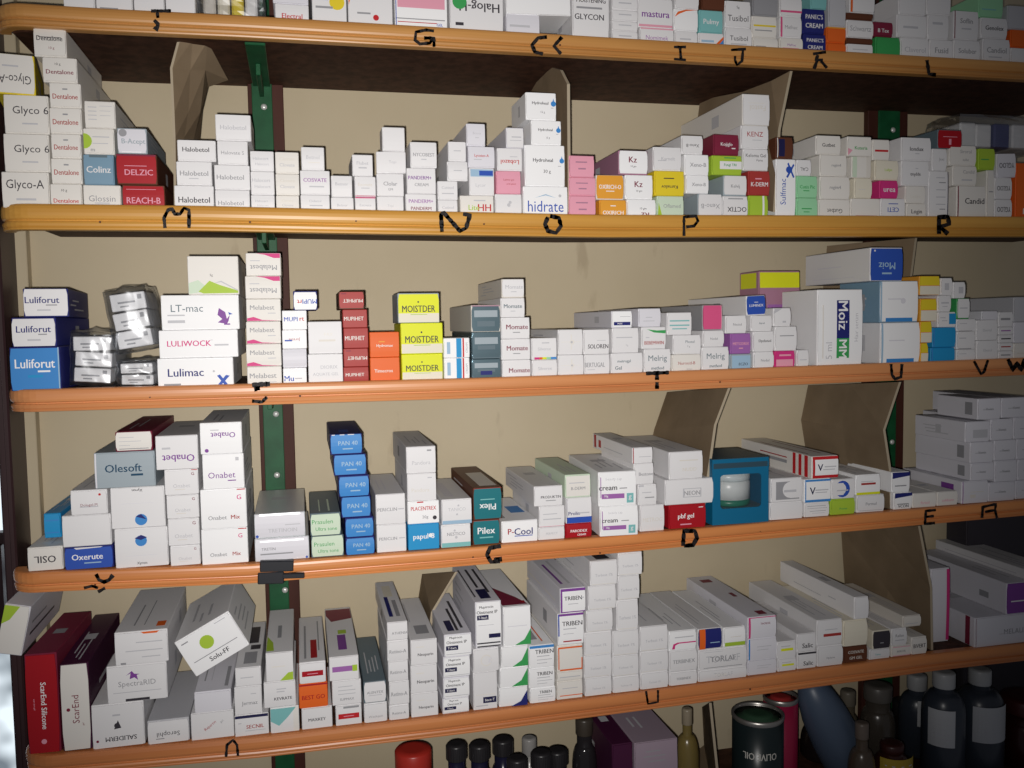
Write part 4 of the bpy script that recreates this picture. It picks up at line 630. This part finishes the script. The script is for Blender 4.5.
def build_cartons():
    n = 0
    for s in range(5):
        items = []
        for ci, (Y, bxs) in enumerate(COLS[s]):
            prev = None
            for k, bx in enumerate(bxs):
                yb = bx.get('Y', Y)
                bx['_Y'] = yb
                x0 = at(bx['x0'], bx['yt']+10, yb).x; x1 = at(bx['x1'], bx['yt']+10, yb).x
                zt = at((bx['x0']+bx['x1'])/2, bx['yt'], yb).z
                items.append([ci, k, x0, x1, None, zt, bx])
        # drop slivers of overlap between neighbours on the same shelf
        def zb(it):
            ci, k = it[0], it[1]
            if k == 0: return boardz(s, (it[2]+it[3])/2)+.0003
            return [j for j in items if j[0] == ci and j[1] == k-1][0][5]+.0003
        for it in items: it[4] = zb(it) if it[6].get('zb') is None else at((it[6]['x0']+it[6]['x1'])/2, it[6]['zb'], it[6]['_Y']).z
        for rep in range(3):
            for i, A in enumerate(items):
                for B in items[i+1:]:
                    if A[6].get('free') or B[6].get('free'): continue
                    oz = min(A[5], B[5])-max(A[4], B[4]); ox = min(A[3], B[3])-max(A[2], B[2])
                    la, lb = A[6].get('L', .135), B[6].get('L', .135)
                    oy = min(A[6]['_Y']+la, B[6]['_Y']+lb)-max(A[6]['_Y'], B[6]['_Y'])
                    if oz > .0001 and ox > 0 and oy > 0:
                        if oz < .003 and ox > .004:
                            up, lo = (A, B) if A[4] > B[4] else (B, A)
                            if up[4]-lo[4] > .004: up[4] = lo[5]+.0002; continue
                        lef, rig = (A, B) if A[2]+A[3] < B[2]+B[3] else (B, A)
                        if ox > .45*min(A[3]-A[2], B[3]-B[2]): print('OVERLAP', s, lef[0], lef[1], lef[6]['x0'], rig[0], rig[1], rig[6]['x0'], round(ox*1000, 1), round(oz*1000,1)); continue
                        m = (rig[2]+lef[3])/2; lef[3] = m-.0001; rig[2] = m+.0001
        order = sorted(range(len(COLS[s])), key=lambda ci: sum(i[2]+i[3] for i in items if i[0] == ci and i[1] == 0)/1)
        cx = {ci: sum(b_['x0']+b_['x1'] for b_ in COLS[s][ci][1][:1])/2 for ci in order}
        for it in items:
            ci, k, x0, x1, z0, z1, bx = it
            c = cx[ci]; best = None
            for mx_, nm in MARKS[s]:
                between = [j for j in order if (min(mx_, c) <= cx[j] <= max(mx_, c)) and j != ci]
                cand = (len(between), abs(mx_-c), nm, 'right' if c > mx_ else 'left')
                if best is None or cand < best: best = cand
            N = len(COLS[s][ci][1]); pos = '' if N == 1 else (['bottom', 'top'][k] if N == 2 else ('bottom' if k == 0 else 'top' if k == N-1 else ORD[k]+' up'))
            lab = '%s, %s%s stack %s of %s, %s' % (bx['look'], pos+', ' if pos else '', ORD[best[0]], best[3], best[2], SHN[s])
            make_carton(s, bx, x0, x1, z0, z1, bx['_Y'], lab); n += 1
    print('CARTONS', n)
build_cartons()
# ------------------------------------------------------------------ cardboard dividers
CBM = noisy('brown_cardboard', (.20,.145,.09), (.25,.185,.118), (16,16,16), .85, .1, spec=.2)
CBE = mat('cardboard_edge', (.42,.35,.25), .8)
def divider(rows, label, th=.0035, zb=None):
    """rows from top to bottom, each from the wall to the front: (px, py, Y)"""
    P = [[at(*p) for p in r] for r in rows]
    if zb is not None:
        for p in P[-1]: p.z = zb
    o0 = P[-1][-1].copy()
    bm = bmesh.new(); A = [[bm.verts.new(p-o0) for p in r] for r in P]; B = [[bm.verts.new(p-o0+Vector((th, 0, 0))) for p in r] for r in P]
    nr, nc = len(P), len(P[0])
    for i in range(nr-1):
        for j in range(nc-1):
            bm.faces.new((A[i][j], A[i+1][j], A[i+1][j+1], A[i][j+1])); bm.faces.new((B[i][j], B[i][j+1], B[i+1][j+1], B[i+1][j]))
    loop = [(0, j) for j in range(nc)]+[(i, nc-1) for i in range(1, nr)]+[(nr-1, j) for j in range(nc-2, -1, -1)]+[(i, 0) for i in range(nr-2, 0, -1)]
    for a, c in zip(loop, loop[1:]+loop[:1]):
        f = bm.faces.new((A[a[0]][a[1]], A[c[0]][c[1]], B[c[0]][c[1]], B[a[0]][a[1]])); f.material_index = 1
    bmesh.ops.recalc_face_normals(bm, faces=bm.faces)
    o = link('cardboard_divider', bm, [CBM, CBE]); o.location = o0; tag(o, label, 'divider', 'cardboard dividers'); return o
W_ = .195
divider([[(226,80,.10),(205,41,.04),(190,40,.035),(177,42,.03)], [(206,87,.10),(203,70,.06),(188,70,.045),(170,68,.03)], [(200,112,.10),(198,112,.07),(186,112,.05),(172,112,.03)], [(198,137,.12),(192,137,.08),(182,137,.05),(173,137,.03)], [(193,206,.19),(186,206,.12),(180,206,.06),(174,206,.02)]], 'brown cardboard divider left of the letter M, second shelf', .0025)
divider([[(523,105,W_),(546,66,.08),(560,70,.03),(567,84,.006)], [(525,198,W_),(548,204,.08),(560,208,.03),(568,212,.006)]], 'pointed cardboard divider behind the droplet logo cartons, right of letter O')
divider([[(700,100,W_),(742,92,.09),(771,81,.03),(790,71,.006)], [(695,140,W_),(735,140,.09),(765,140,.03),(778,130,.006)], [(690,198,W_),(731,204,.09),(762,209,.03),(773,212,.006)]], 'slanting cardboard divider between letters P and R, second shelf')
divider([[(827,246,W_),(870,242,.15),(915,238,.10)], [(822,300,W_),(864,300,.15),(907,300,.10)], [(818,350,W_),(860,350,.15),(900,351,.10)]], 'cardboard divider behind the blue ended carton, third shelf')
divider([[(667,392,W_),(728,388,.012)], [(654,430,W_),(714,425,.012)], [(638,505,W_),(700,524,.012)]], 'cardboard divider behind the blue jar box, fourth shelf')
divider([[(808,385,W_),(850,384,.1),(899,382,.012)], [(801,420,W_),(842,428,.1),(883,430,.012)], [(805,446,W_),(848,460,.1),(889,470,.012)], [(806,495,W_),(850,506,.1),(890,512,.012)]], 'wide bent cardboard divider between letters D and E')
divider([[(422,574,W_),(455,572,.1)], [(412,640,W_),(431,612,.1)], [(404,668,W_),(421,690,.1)]], 'cardboard divider in the middle of the fifth shelf')
divider([[(841,529,W_),(880,528,.1),(918,526,.012)], [(845,590,W_),(888,590,.1),(930,588,.012)], [(838,620,W_),(878,640,.1),(931,653,.012)]], 'wide cardboard divider at the right end of the fifth shelf')
# ------------------------------------------------------------------ cartons that stand alone
def lone(x0, x1, yt, yb, Y, s, label, dsl, **k):
    xm = (x0+x1)/2; ym = (yt+yb)/2
    X0, X1 = at(x0, ym, Y).x, at(x1, ym, Y).x
    z1 = at(xm, yt, Y).z; z0 = boardz(s, X0)+.0003 if yb is None else at(xm, yb, Y).z
    return make_carton(s, dict(dsl=dsl, **k), X0, X1, z0, z1, Y, label)
def tilted(bx_, by_, wpx, hpx, Y, s, label, dsl, **k):
    o = at(bx_, by_, Y); sc = (at(bx_+10, by_, Y)-at(bx_, by_, Y)).length/10
    return make_carton(s, dict(dsl=dsl, **k), o.x-wpx*sc/2, o.x+wpx*sc/2, o.z, o.z+hpx*sc, Y, label)
X = at(759, 271, .1); X1 = at(800, 271, .1)
make_carton(2, dict(dsl='d;r:0:.82:1:1:Y;r:.2:.6:.8:.64:U;r:.6:.35:.75:.45:U', side='d', L=.055, sp={'left':'r:0:.82:1:1:Y','top':''}), X.x, X1.x, boardz(2, X.x)+.0003, X.z, .1, 'mauve carton with yellow top band, standing behind small cartons, third shelf')
tilted(223, 661, 62, 43, .001, 4, 'white carton with lime spot, lying tilted on others left of the tape', 'h;c:.45:.62:.17:L;r:.1:.32:.9:.34:g;T:Solu-FF:.52:.2:.14:k;r:.08:.85:.2:.88:g;r:.7:.9:.9:.92:l', roll=-28, L=.14)
tilted(8, 655, 27, 56, .001, 4, 'white grey sided carton with green corner, leaning on the crimson carton', 'i;p:.0,.6,.0,1,.6,1,.3,.7:L', roll=13, L=.15, side='v', sp={'right':'r:.1:.3:.8:.36:k;r:.1:.55:.5:.6:g'})
lone(967, 1040, 518, None, .14, 4, 'added black box standing in for the dark recess, right end of fifth shelf', 'k', L=.045) if False else make_carton(4, dict(dsl='k', L=.045, sp={'left':'','top':'','right':''}), at(967, 530, .145).x, at(1060, 530, .145).x, boardz(4, .8)+.0003, at(1000, 516, .145).z, .145, 'added black box standing in for the dark recess, right end of fifth shelf')  # added black box: stands in for the dark recess behind the cartons
# ------------------------------------------------------------------ blue window box with a jar
def jar_box():
    Y = .004; x0, x1 = at(712, 490, Y).x, at(769, 490, Y).x; zt = at(740, 458.5, Y).z; z0 = boardz(3, (x0+x1)/2)+.0003
    w, h, L = x1-x0-.001, zt-z0, .085
    root = empty('jar_box', ((x0+x1)/2, Y, z0), 'blue window carton showing a white jar, right of letter D', 'box'); 
    blue = mat('blue_print_card', (.005,.14,.28), .4); dk = mat('dark_blue_card', (.03,.07,.10), .45)
    wx0, wx1, wz0, wz1 = -w/2+w*.14, w/2-w*.13, h*.24, h*.76
    bm = bmesh.new(); t = .0008
    for a in ((-w/2, wx0, 0, t, 0, h), (wx1, w/2, 0, t, 0, h), (wx0, wx1, 0, t, 0, wz0), (wx0, wx1, 0, t, wz1, h)): box(bm, *a)
    for sx, sz in ((0, 0), (1, 0), (0, 1), (1, 1)):      # rounded window corners
        cx_, cz_ = (wx0, wx1)[sx], (wz0, wz1)[sz]; r = .005; dx, dz = (1 if not sx else -1), (1 if not sz else -1)
        pts = [(cx_, cz_)]+[(cx_+dx*(r-r*math.sin(a*math.pi/12)), cz_+dz*(r-r*math.cos(a*math.pi/12))) for a in range(7)]
        bm.faces.new([bm.verts.new((x, .0004, z)) for x, z in pts])
    box(bm, -w/2, -w/2+t, t, L, 0, h); box(bm, w/2-t, w/2, t, L, 0, h); box(bm, -w/2+t, w/2-t, L-t, L, 0, h); box(bm, -w/2+t, w/2-t, t, L-t, 0, t)
    printing(bm, ['T:MOISTURISER:.5:.13:.09:z', 'r:.02:.86:.98:.94:n'], w, h, lambda x, z, l: (x-w/2, -.00006*l, z), lambda c: 0 if c == 'z' else 1)
    link('carton_body', bm, [blue, dk], root)
    bm = bmesh.new(); box(bm, -w/2, w/2, .0, L, h, h+.0006); link('carton_lid', bm, dk, root)
    bm = bmesh.new(); box(bm, wx0-.002, wx1+.002, .0010, .00115, wz0-.002, wz1+.002)
    m = bpy.data.materials.new('clear_window_film'); m.use_nodes = True; nt = m.node_tree; nt.nodes.clear()
    o_ = nt.nodes.new('ShaderNodeOutputMaterial'); mix = nt.nodes.new('ShaderNodeMixShader'); tr_ = nt.nodes.new('ShaderNodeBsdfTransparent'); g_ = nt.nodes.new('ShaderNodeBsdfGlossy'); g_.inputs['Roughness'].default_value = .08; mix.inputs[0].default_value = .12
    nt.links.new(tr_.outputs[0], mix.inputs[1]); nt.links.new(g_.outputs[0], mix.inputs[2]); nt.links.new(mix.outputs[0], o_.inputs[0])
    link('window_film', bm, m, root)
    bm = bmesh.new(); r = (wx1-wx0)*.47; jy = .003+r*1.1
    prof = [(r*.94, 0), (r, .002), (r, h*.12), (r*1.0, h*.125), (r, h*.40), (r*.93, h*.43)]
    zb_ = h*.24; box(bm, -w/2+.0015, w/2-.0015, .0025, L-.003, zb_-.003, zb_-.0005, 1)
    lathe(bm, [(r*.94, 0), (r, .002), (r, h*.10)], 32, (0, jy, zb_), 2, caps=True); lathe(bm, [(r*1.0, h*.10), (r, h*.36), (r*.93, h*.385)], 32, (0, jy, zb_), 0)
    jo = link('cream_jar', bm, [mat('jar_white', (.78,.82,.82), .3), mat('tray_card', (.10,.20,.24), .6), mat('jar_green_band', (.02,.20,.13), .35)], root)
    bm = bmesh.new(); lathe(bm, [(r*.96, h*.39), (r*1.0, h*.40), (r*1.0, h*.50), (r*.9, h*.515)], 32, (0, jy, zb_)); link('jar_lid', bm, mat('jar_lid_white', (.72,.80,.82), .3), jo)
jar_box()
# ------------------------------------------------------------------ plastic film
def film(key, tint, gl=.22, rough=.12):
    if key in MC: return MC[key]
    m = bpy.data.materials.new(key); m.use_nodes = True; nt = m.node_tree; nt.nodes.clear(); MC[key] = m
    o_ = nt.nodes.new('ShaderNodeOutputMaterial'); mix = nt.nodes.new('ShaderNodeMixShader'); tr_ = nt.nodes.new('ShaderNodeBsdfTransparent'); g_ = nt.nodes.new('ShaderNodeBsdfGlossy')
    tr_.inputs[0].default_value = (*tint, 1); g_.inputs['Roughness'].default_value = rough; g_.inputs[0].default_value = (.9,.92,.95,1)
    fr = nt.nodes.new('ShaderNodeLayerWeight'); fr.inputs[0].default_value = .35; mu_ = nt.nodes.new('ShaderNodeMath'); mu_.operation = 'MULTIPLY_ADD'; mu_.inputs[1].default_value = .5; mu_.inputs[2].default_value = gl
    nt.links.new(fr.outputs['Facing'], mu_.inputs[0]); nt.links.new(mu_.outputs[0], mix.inputs[0])
    nt.links.new(tr_.outputs[0], mix.inputs[1]); nt.links.new(g_.outputs[0], mix.inputs[2]); nt.links.new(mix.outputs[0], o_.inputs[0]); return m
def crumple(w, d, h, amp, seed, n=9, squash=.82):
    """a crumpled bag around a w x d x h load, resting on z = 0"""
    rn = random.Random(seed); bm = bmesh.new(); bmesh.ops.create_cube(bm, size=1)
    bmesh.ops.subdivide_edges(bm, edges=bm.edges[:], cuts=n, use_grid_fill=True)
    from mathutils import noise
    for v in bm.verts:
        c = v.co.copy(); s = c.normalized()*.62; c = c.lerp(s, 1-squash)
        q = Vector((c.x*5+seed, c.y*5, c.z*5)); dn_ = noise.noise(q)*amp+noise.noise(q*2.7)*amp*.5
        c = Vector((c.x*w, c.y*d, c.z*h)); c += c.normalized()*dn_
        v.co = (c.x, c.y+d/2, max(c.z+h/2, 0.0))
    return bm
def wrapped_pack(cx_, yb, wpx, hpx, Y, roll, label, seed, n=3):
    o = at(cx_, yb, Y); sc = (at(cx_+10, yb, Y)-o).length/10; w, h = wpx*sc, hpx*sc; d = .10
    root = empty('wrapped_pack', o, label, 'wrapped pack', 'film wrapped packs', 0, math.radians(roll))
    bm = crumple(w, d, h, .0035, seed); link('plastic_film', bm, film('clear_grey_film', (.90,.91,.92), .08, .3), root, smooth=True)
    rn = random.Random(seed)
    for i in range(n):
        hh = h*.86/n; bm = bmesh.new(); x = rn.uniform(-.03, .03)*w
        M = Matrix.Translation((x, 0, 0)) @ Matrix.Rotation(math.radians(rn.uniform(-4, 4)), 4, 'Y')
        box(bm, -w*.40, w*.40, .008, d-.01, h*.07+i*hh+.0005, h*.07+(i+1)*hh-.0015, 0, .0008, M)
        f0 = len(bm.faces)
        for (u0, v0, u1, v1, mi) in ((.2,.4,.7,.5,1), (.25,.2,.5,.28,1), (.78,.55,.9,.8,1)):
            z0_ = h*.07+i*hh; pts = [(-w*.4+w*.8*u, .0078, z0_+hh*v) for u, v in ((u0, v0), (u1, v0), (u1, v1), (u0, v1))]
            f = bm.faces.new([bm.verts.new(M @ Vector(p)) for p in pts]); f.material_index = 1
        link('inner_carton', bm, [card('W'), ink('g')], root)
wrapped_pack(91, 387, 46, 60, .012, 4, 'film wrapped cartons beside the blue carton, lower left of the bundles', 3)
wrapped_pack(137, 387.5, 40, 29, .012, -2, 'small film wrapped pack under the upper bundle, third shelf', 8, 2)
wrapped_pack(137, 352, 44, 70, .02, -10, 'film wrapped cartons perched highest among the three bundles', 21)
# plastic pouches on the upper shelves
def pouch(x0, x1, yt, yb, Y, label, seed, cols, s):
    A = at(x0, yb, Y); B = at(x1, yt, Y); w, h = B.x-A.x, B.z-A.z
    root = empty('plastic_pouch', ((A.x+B.x)/2, Y, A.z), label, 'pouch')
    link('pouch_film', crumple(w, .07, h, .0022, seed), film('clear_film', (.93,.93,.93), .12, .3), root)
    rn = random.Random(seed); n = len(cols)
    for i, c in enumerate(cols):
        bm = bmesh.new(); x = -w*.42+w*.84*i/n
        box(bm, x+.001, x+w*.84/n-.001, .010+rn.uniform(0, .006), .055, .001, h*rn.uniform(.7, .86), 0, .002); link('inner_packet', bm, card(c), root)
pouch(196, 262, -30, 13, .004, 'clear pouch of beige and yellow packets on the top shelf', 5, 'ecyW', 0)
pouch(958, 1060, 117, 146, .035, 'clear pouch with a blue mark on top of white cartons, right end', 11, 'hhBhh', 1)
# ------------------------------------------------------------------ bottom shelf
z6 = SH[5][0][1]
bm = bmesh.new(); box(bm, -.4, 1.4, 0, WALL, z6-.02, z6); struct('trim_5', bm, BROWN)
def glass(key, rgb, rough=.08, a=.5):
    return mat(key, rgb, rough, 0, .6, Transmission_Weight=a)
UND = lambda x: boardz(4, x)-LIPH[4]-.001
def bottle(px, yt, wpx, Y, label, name='medicine_bottle', cat='bottle', body=(.02,.02,.03), cap=(.02,.02,.02), capw=.5, caph=.022, neck=.014, shoulder=.03, lab=None, labz=(.25,.7), tr=0, rough=.25, ribs=False, group=None, writing=None):
    q = at(px, yt, Y); r = (at(px+10, yt, Y)-q).length/20*wpx; q = at(px, yt, Y+r); zt = min(q.z, UND(q.x)-.002); H = zt-z6
    root = empty(name, (q.x, Y+r, z6+.0003), label, cat, group)
    hb_ = H-caph-neck; bm = bmesh.new(); rc = r*capw
    prof = [(r*.9, 0), (r, .004), (r, hb_-shoulder)]+[(rc*.85+(r-rc*.85)*math.cos(t*math.pi/12), hb_-shoulder+shoulder*math.sin(t*math.pi/12)) for t in range(1, 6)]+[(rc*.85, hb_), (rc*.85, hb_+neck)]
    lathe(bm, prof, 28); k = ''.join('%02x' % int(c*255) for c in body)+str(tr)
    link('bottle_body', bm, glass('bottle_'+k, body, rough, tr) if tr else mat('bottle_'+k, body, rough), root)
    bm = bmesh.new(); n = 40
    if ribs:
        for i in range(24):
            a = 2*math.pi*i/24; M = Matrix.Rotation(a, 4, 'Z') @ Matrix.Translation((rc, 0, 0)); box(bm, -.0006, .0007, -rc*.08, rc*.08, H-caph+.001, H-.003, 0, 0, M)
    lathe(bm, [(rc*.98, H-caph), (rc, H-caph+.001), (rc, H-.003), (rc*.93, H-.0008), (rc*.6, H)], n)
    link('bottle_cap', bm, mat('cap_'+''.join('%02x' % int(c*255) for c in cap), cap, .35), root)
    if lab:
        bm = bmesh.new(); a0, a1 = lab[1], lab[2]; m = 14; zA, zB = H*labz[0], H*labz[1]; vv = []
        for i in range(m+1):
            a = math.radians(a0+(a1-a0)*i/m); vv.append([bm.verts.new(((r+.0004)*math.cos(a), (r+.0004)*math.sin(a), z)) for z in (zA, zB)])
        for a, c in zip(vv, vv[1:]): bm.faces.new((a[0], c[0], c[1], a[1]))
        mats = [mat('paper_label_'+str(lab[0]), lab[0], .6), ink('l')]
        for j in range(5):
            z = zA+(zB-zA)*(.2+.13*j); a_ = [math.radians(a0+(a1-a0)*t) for t in (.12, .3, .5, .7, .85-.08*(j % 3))]
            for u, v in zip(a_, a_[1:]):
                f = bm.faces.new([bm.verts.new(((r+.0007)*math.cos(t), (r+.0007)*math.sin(t), zz)) for t, zz in ((u, z), (v, z), (v, z+.0015), (u, z+.0015))]); f.material_index = 1
        link('bottle_label', bm, mats, root)
    return root, r, H
bottle(413, 748, 38, .03, 'bottle with a red screw cap, leftmost on the bottom shelf', body=(.25,.12,.05), cap=(.45,.03,.02), capw=.98, caph=.03)
for px, yt, Y, lb in ((456,743,.03,'leftmost of the row of dark capped bottles, bottom shelf'), (479,743,.035,'second dark capped bottle from the left, bottom shelf'), (502.5,738,.06,'tallest dark capped bottle of the row, third from left'), (517,757,.02,'lowest dark capped bottle in the row, bottom shelf'), (541,751,.02,'fifth dark capped bottle, just left of the last one'), (557,749,.05,'rightmost of the row of dark capped bottles')):
    bottle(px, yt, 25, Y, lb, body=(.012,.012,.035), cap=(.022,.02,.022), capw=.78, ribs=True, caph=.02, group='dark capped bottles', rough=.2)
bottle(529, 737, 18, .09, 'pale grey bottle behind the dark capped bottles', body=(.35,.34,.32), cap=(.30,.29,.28), capw=.8)
for i, (px, yt, Y, lb) in enumerate(((584,717,.05,'front one of two shiny black bottles beside the pink carton'), (604,716,.10,'back one of two shiny black bottles beside the pink carton'))):
    bottle(px, yt, 24, Y, lb, body=(.02,.018,.02), cap=(.05,.04,.03), capw=.7, rough=.12, group='shiny black bottles')
def low_carton(x0, x1, yt, Y, label, dsl, **k):
    X0, X1 = at(x0, yt, Y).x, at(x1, yt, Y).x
    r_ = make_carton(4, dict(dsl=dsl, **k), X0, X1, z6+.0003, at((x0+x1)/2, yt, Y).z, Y, label); r_['group'] = 'mauve and black cartons on the bottom shelf'
low_carton(634.5, 678, 741, .006, 'pale mauve carton with grey print on the bottom shelf', 'D;r:.25:.9:.6:.91:g;r:.2:.85:.7:.86:g;r:.3:.8:.7:.81:g', L=.14, side='D')
low_carton(612, 633, 744, .012, 'dark mauve carton left of the pale mauve one', 'Q', L=.14, side='Q')
bottle(687, 708, 22, .06, 'yellow glass bottle with a metal cap beside the mauve carton', body=(.32,.24,.08), cap=(.30,.25,.18), capw=.45, tr=.4)
divider([[(702,707,W_),(709,703,.012)], [(704,745,W_),(716,770,.012)], [(690,870,W_),(719,905,.012)]], 'cardboard divider leaning on the bottom shelf, left of the black can', zb=SH[5][0][1]+.0003)
# cans
def can(x0, x1, yt, Y, label, body, lid, lidc, text=None):
    A, B = at(x0, yt, Y), at(x1, yt, Y); r = (B.x-A.x)/2; A, B = at(x0, yt, Y+r), at(x1, yt, Y+r); zt = min(A.z, UND(A.x)-.002); H = zt-z6
    root = empty('oil_can', ((A.x+B.x)/2, Y+r, z6+.0003), label, 'can'); bm = bmesh.new()
    lathe(bm, [(r*.97, 0), (r, .002), (r, H-.006)], 40)
    if text:
        vs, fs, tw, th = text_geo(text, True); sc = r*1.35/tw; nv = []
        for i_, (x, y) in enumerate(vs):
            X_, Z_ = -x*sc, -y*sc*1.3; a = -math.pi/2+X_/r-.40; nv.append(bm.verts.new(((r+.0004+.00003*(i_*3//len(vs)))*math.cos(a), (r+.0004+.00003*(i_*3//len(vs)))*math.sin(a), H-.046+Z_)))
        for f in fs: bm.faces.new([nv[i] for i in f]).material_index = 1
    link('can_body', bm, [body, mat('can_lettering', (.62,.60,.55), .5)], root)
    bm = bmesh.new(); lathe(bm, [(r*1.0, H-.007), (r*1.03, H-.005), (r*1.03, H-.001), (r*.98, H), (r*.93, H-.001), (r*.92, H-.004)], 40, caps=False); link('can_rim', bm, mat('tin_rim', (.45,.43,.40), .35, .8), root)
    bm = bmesh.new(); lathe(bm, [(r*.92, H-.005), (r*.6, H-.0045), (r*.58, H-.001), (r*.3, H-.0005)], 40); link('can_lid', bm, mat(lid, lidc, .35), root)
can(734, 781, 715, .01, 'black round can with upturned pale lettering, bottom shelf', mat('can_black_green', (.012,.02,.022), .3), 'green_lid', (.03,.07,.04), 'OLIVE OIL')
can(765, 796, 697, .065, 'crimson round can behind the black can', mat('can_crimson', (.30,.01,.05), .3), 'red_lid', (.35,.03,.03))
# blue-grey leaning flask
q = at(838, 770, .05); root = empty('plastic_flask', (q.x-.002, .075, z6+.0003), 'blue grey plastic flask leaning left, right of the crimson can', 'flask')
bm = bmesh.new(); M = Matrix.Translation((.045, 0, .004)) @ Matrix.Rotation(math.radians(-27), 4, 'Y')
lathe(bm, [(.022, 0), (.030, .004), (.033, .02), (.034, .07), (.031, .11), (.025, .14), (.017, .158), (.008, .166)], 32, M=M); link('flask_body', bm, mat('blue_grey_plastic', (.075,.105,.16), .4), root)
bm = bmesh.new(); lathe(bm, [(.0335, .010), (.0348, .012), (.0348, .02), (.0335, .022)], 32, M=M, caps=False); link('flask_ring', bm, mat('blue_grey_plastic_2', (.07,.10,.17), .35), root)
vials = 'small glass and amber bottles'
bottle(848, 690, 20, .12, 'clear glass vial with a silver cap below the fifth shelf', body=(.22,.18,.12), cap=(.16,.14,.11), capw=.66, tr=.5, group=vials)
bottle(878, 684, 30, .07, 'wide clear glass bottle right of the silver capped vial', body=(.12,.10,.08), cap=(.10,.09,.08), capw=.8, tr=.5, group=vials)
bottle(862, 722, 24, .012, 'short glass vial in front of the silver capped vial', body=(.14,.10,.07), cap=(.14,.11,.09), capw=.5, tr=.4, group=vials)
bottle(892, 742, 34, .004, 'amber bottle with a yellow label in front, bottom shelf', body=(.05,.012,.008), cap=(.05,.012,.01), capw=.6, lab=((.45,.32,.03), 200, 330), labz=(.3,.82), group=vials, caph=.012, neck=.004)
for px, yt, Y, lb in ((820,700,.12,'added dark bottle standing in for shade, behind the flask'), (905,700,.13,'added dark bottle standing in for shade, left of blue bottles')):  # added bottles: their dark bodies stand in for the gloom at the back
    bottle(px, yt, 34, Y, lb, body=(.015,.01,.01), cap=(.02,.02,.02), capw=.6, group='added dark bottles')
r_ = make_carton(4, dict(dsl='k', L=.03, side='k', sp={'left':'','top':'','right':''}), at(962, 700, .16).x, at(1080, 700, .16).x, z6+.0003, z6+.165, .16, 'added black box standing in for shade behind the blue tinted bottles, bottom shelf'); r_['group'] = 'mauve and black cartons on the bottom shelf'  # added black box: puts shade over the pale wall behind the bottles
bb = dict(body=(.050,.062,.085), cap=(.42,.43,.44), tr=.25, rough=.3, group='blue tinted spirit bottles', neck=.006)
bottle(917, 674, 30, .095, 'blue tinted bottle with white label, back left of three', capw=.55, lab=((.55,.56,.58), 235, 300), labz=(.42,.74), **bb)
bottle(944, 671, 36, .02, 'blue tinted bottle with white cap, middle of three', capw=.52, lab=((.55,.56,.58), 190, 262), labz=(.36,.70), **bb)
bottle(980, 668, 40, .02, 'blue tinted bottle with white cap, rightmost of three', capw=.46, lab=((.52,.53,.55), 215, 315), labz=(.36,.70), **bb)
bottle(1026, 695, 42, .02, 'dark red jar at the right edge, beside the blue tinted bottles', name='plastic_jar', cat='jar', body=(.05,.008,.008), cap=(.08,.012,.012), capw=.95)

# ------------------------------------------------------------------ past about 300 cartons in view, the smallest become one mass
def mass():
    roots = [o for o in C.objects if o.parent is None and o.name.split('.')[0] == 'medicine_carton']
    kids = {}
    for o in C.objects:
        if o.parent: kids.setdefault(o.parent.name, []).append(o)
    def seen(o):
        if o.name == 'x': return 0
        mw = Matrix.LocRotScale(o.location, o.rotation_euler, None); P = []
        for v in [v for k in kids[o.name] for v in k.data.vertices]:
            d = mw @ v.co-CAM; z = d.dot(fw); P.append((512+F*d.dot(rt)/z, 384+F*d.dot(dn)/z))
        x0, x1 = max(0, min(p[0] for p in P)), min(1024, max(p[0] for p in P)); y0, y1 = max(0, min(p[1] for p in P)), min(768, max(p[1] for p in P))
        return max(0, x1-x0)*max(0, y1-y0)
    ranked = sorted(roots, key=seen, reverse=True)
    bm = bmesh.new(); mats = []
    for o in ranked[312:]:
        mw = Matrix.LocRotScale(o.location, o.rotation_euler, None); s_ = seen(o)
        for k in kids[o.name]:
            if s_ > 0:
                n0 = len(bm.verts); f0 = len(bm.faces); bm.from_mesh(k.data); bm.verts.ensure_lookup_table(); bm.faces.ensure_lookup_table()
                for i in range(n0, len(bm.verts)): bm.verts[i].co = mw @ bm.verts[i].co
                idx = []
                for m in k.data.materials:
                    if m not in mats: mats.append(m)
                    idx.append(mats.index(m))
                for i in range(f0, len(bm.faces)): bm.faces[i].material_index = idx[bm.faces[i].material_index]
            bpy.data.objects.remove(k)
        bpy.data.objects.remove(o)
    o = link('medicine_cartons', bm, mats); tag(o, 'the smallest white and coloured medicine cartons, packed between the larger ones on the shelves', 'cartons', None, 'stuff')
    print('KEPT', 312, 'MASS', len(ranked)-312)
mass()
# ------------------------------------------------------------------ light and camera
cam = bpy.data.cameras.new('camera'); co = bpy.data.objects.new('camera', cam); C.objects.link(co)
cam.sensor_width = 36; cam.lens = F/1024*36; cam.clip_start = .02
m3 = Matrix((rt, -dn, -fw)).transposed(); co.matrix_world = Matrix.Translation(CAM) @ m3.to_4x4()
bpy.context.scene.camera = co
fl = bpy.data.lights.new('phone_flash', 'SPOT'); fl.energy = 40; fl.color = (1, .965, .93); fl.shadow_soft_size = .004; fl.spot_size = math.radians(84); fl.spot_blend = 1
fo = bpy.data.objects.new('phone_flash', fl); C.objects.link(fo)
fo.location = CAM-rt*.013+dn*.012
tgt = at(440, 330, 0); fo.rotation_euler = (tgt-fo.location).to_track_quat('-Z', 'Y').to_euler()
wd = bpy.data.worlds.new('world'); bpy.context.scene.world = wd; wd.use_nodes = True
wd.node_tree.nodes['Background'].inputs[0].default_value = (.86,.89,1,1); wd.node_tree.nodes['Background'].inputs[1].default_value = .06
vs = bpy.context.scene.view_settings; vs.view_transform = 'Standard'; vs.look = 'None'; vs.gamma = 1; vs.exposure = 0; vs.use_curve_mapping = False
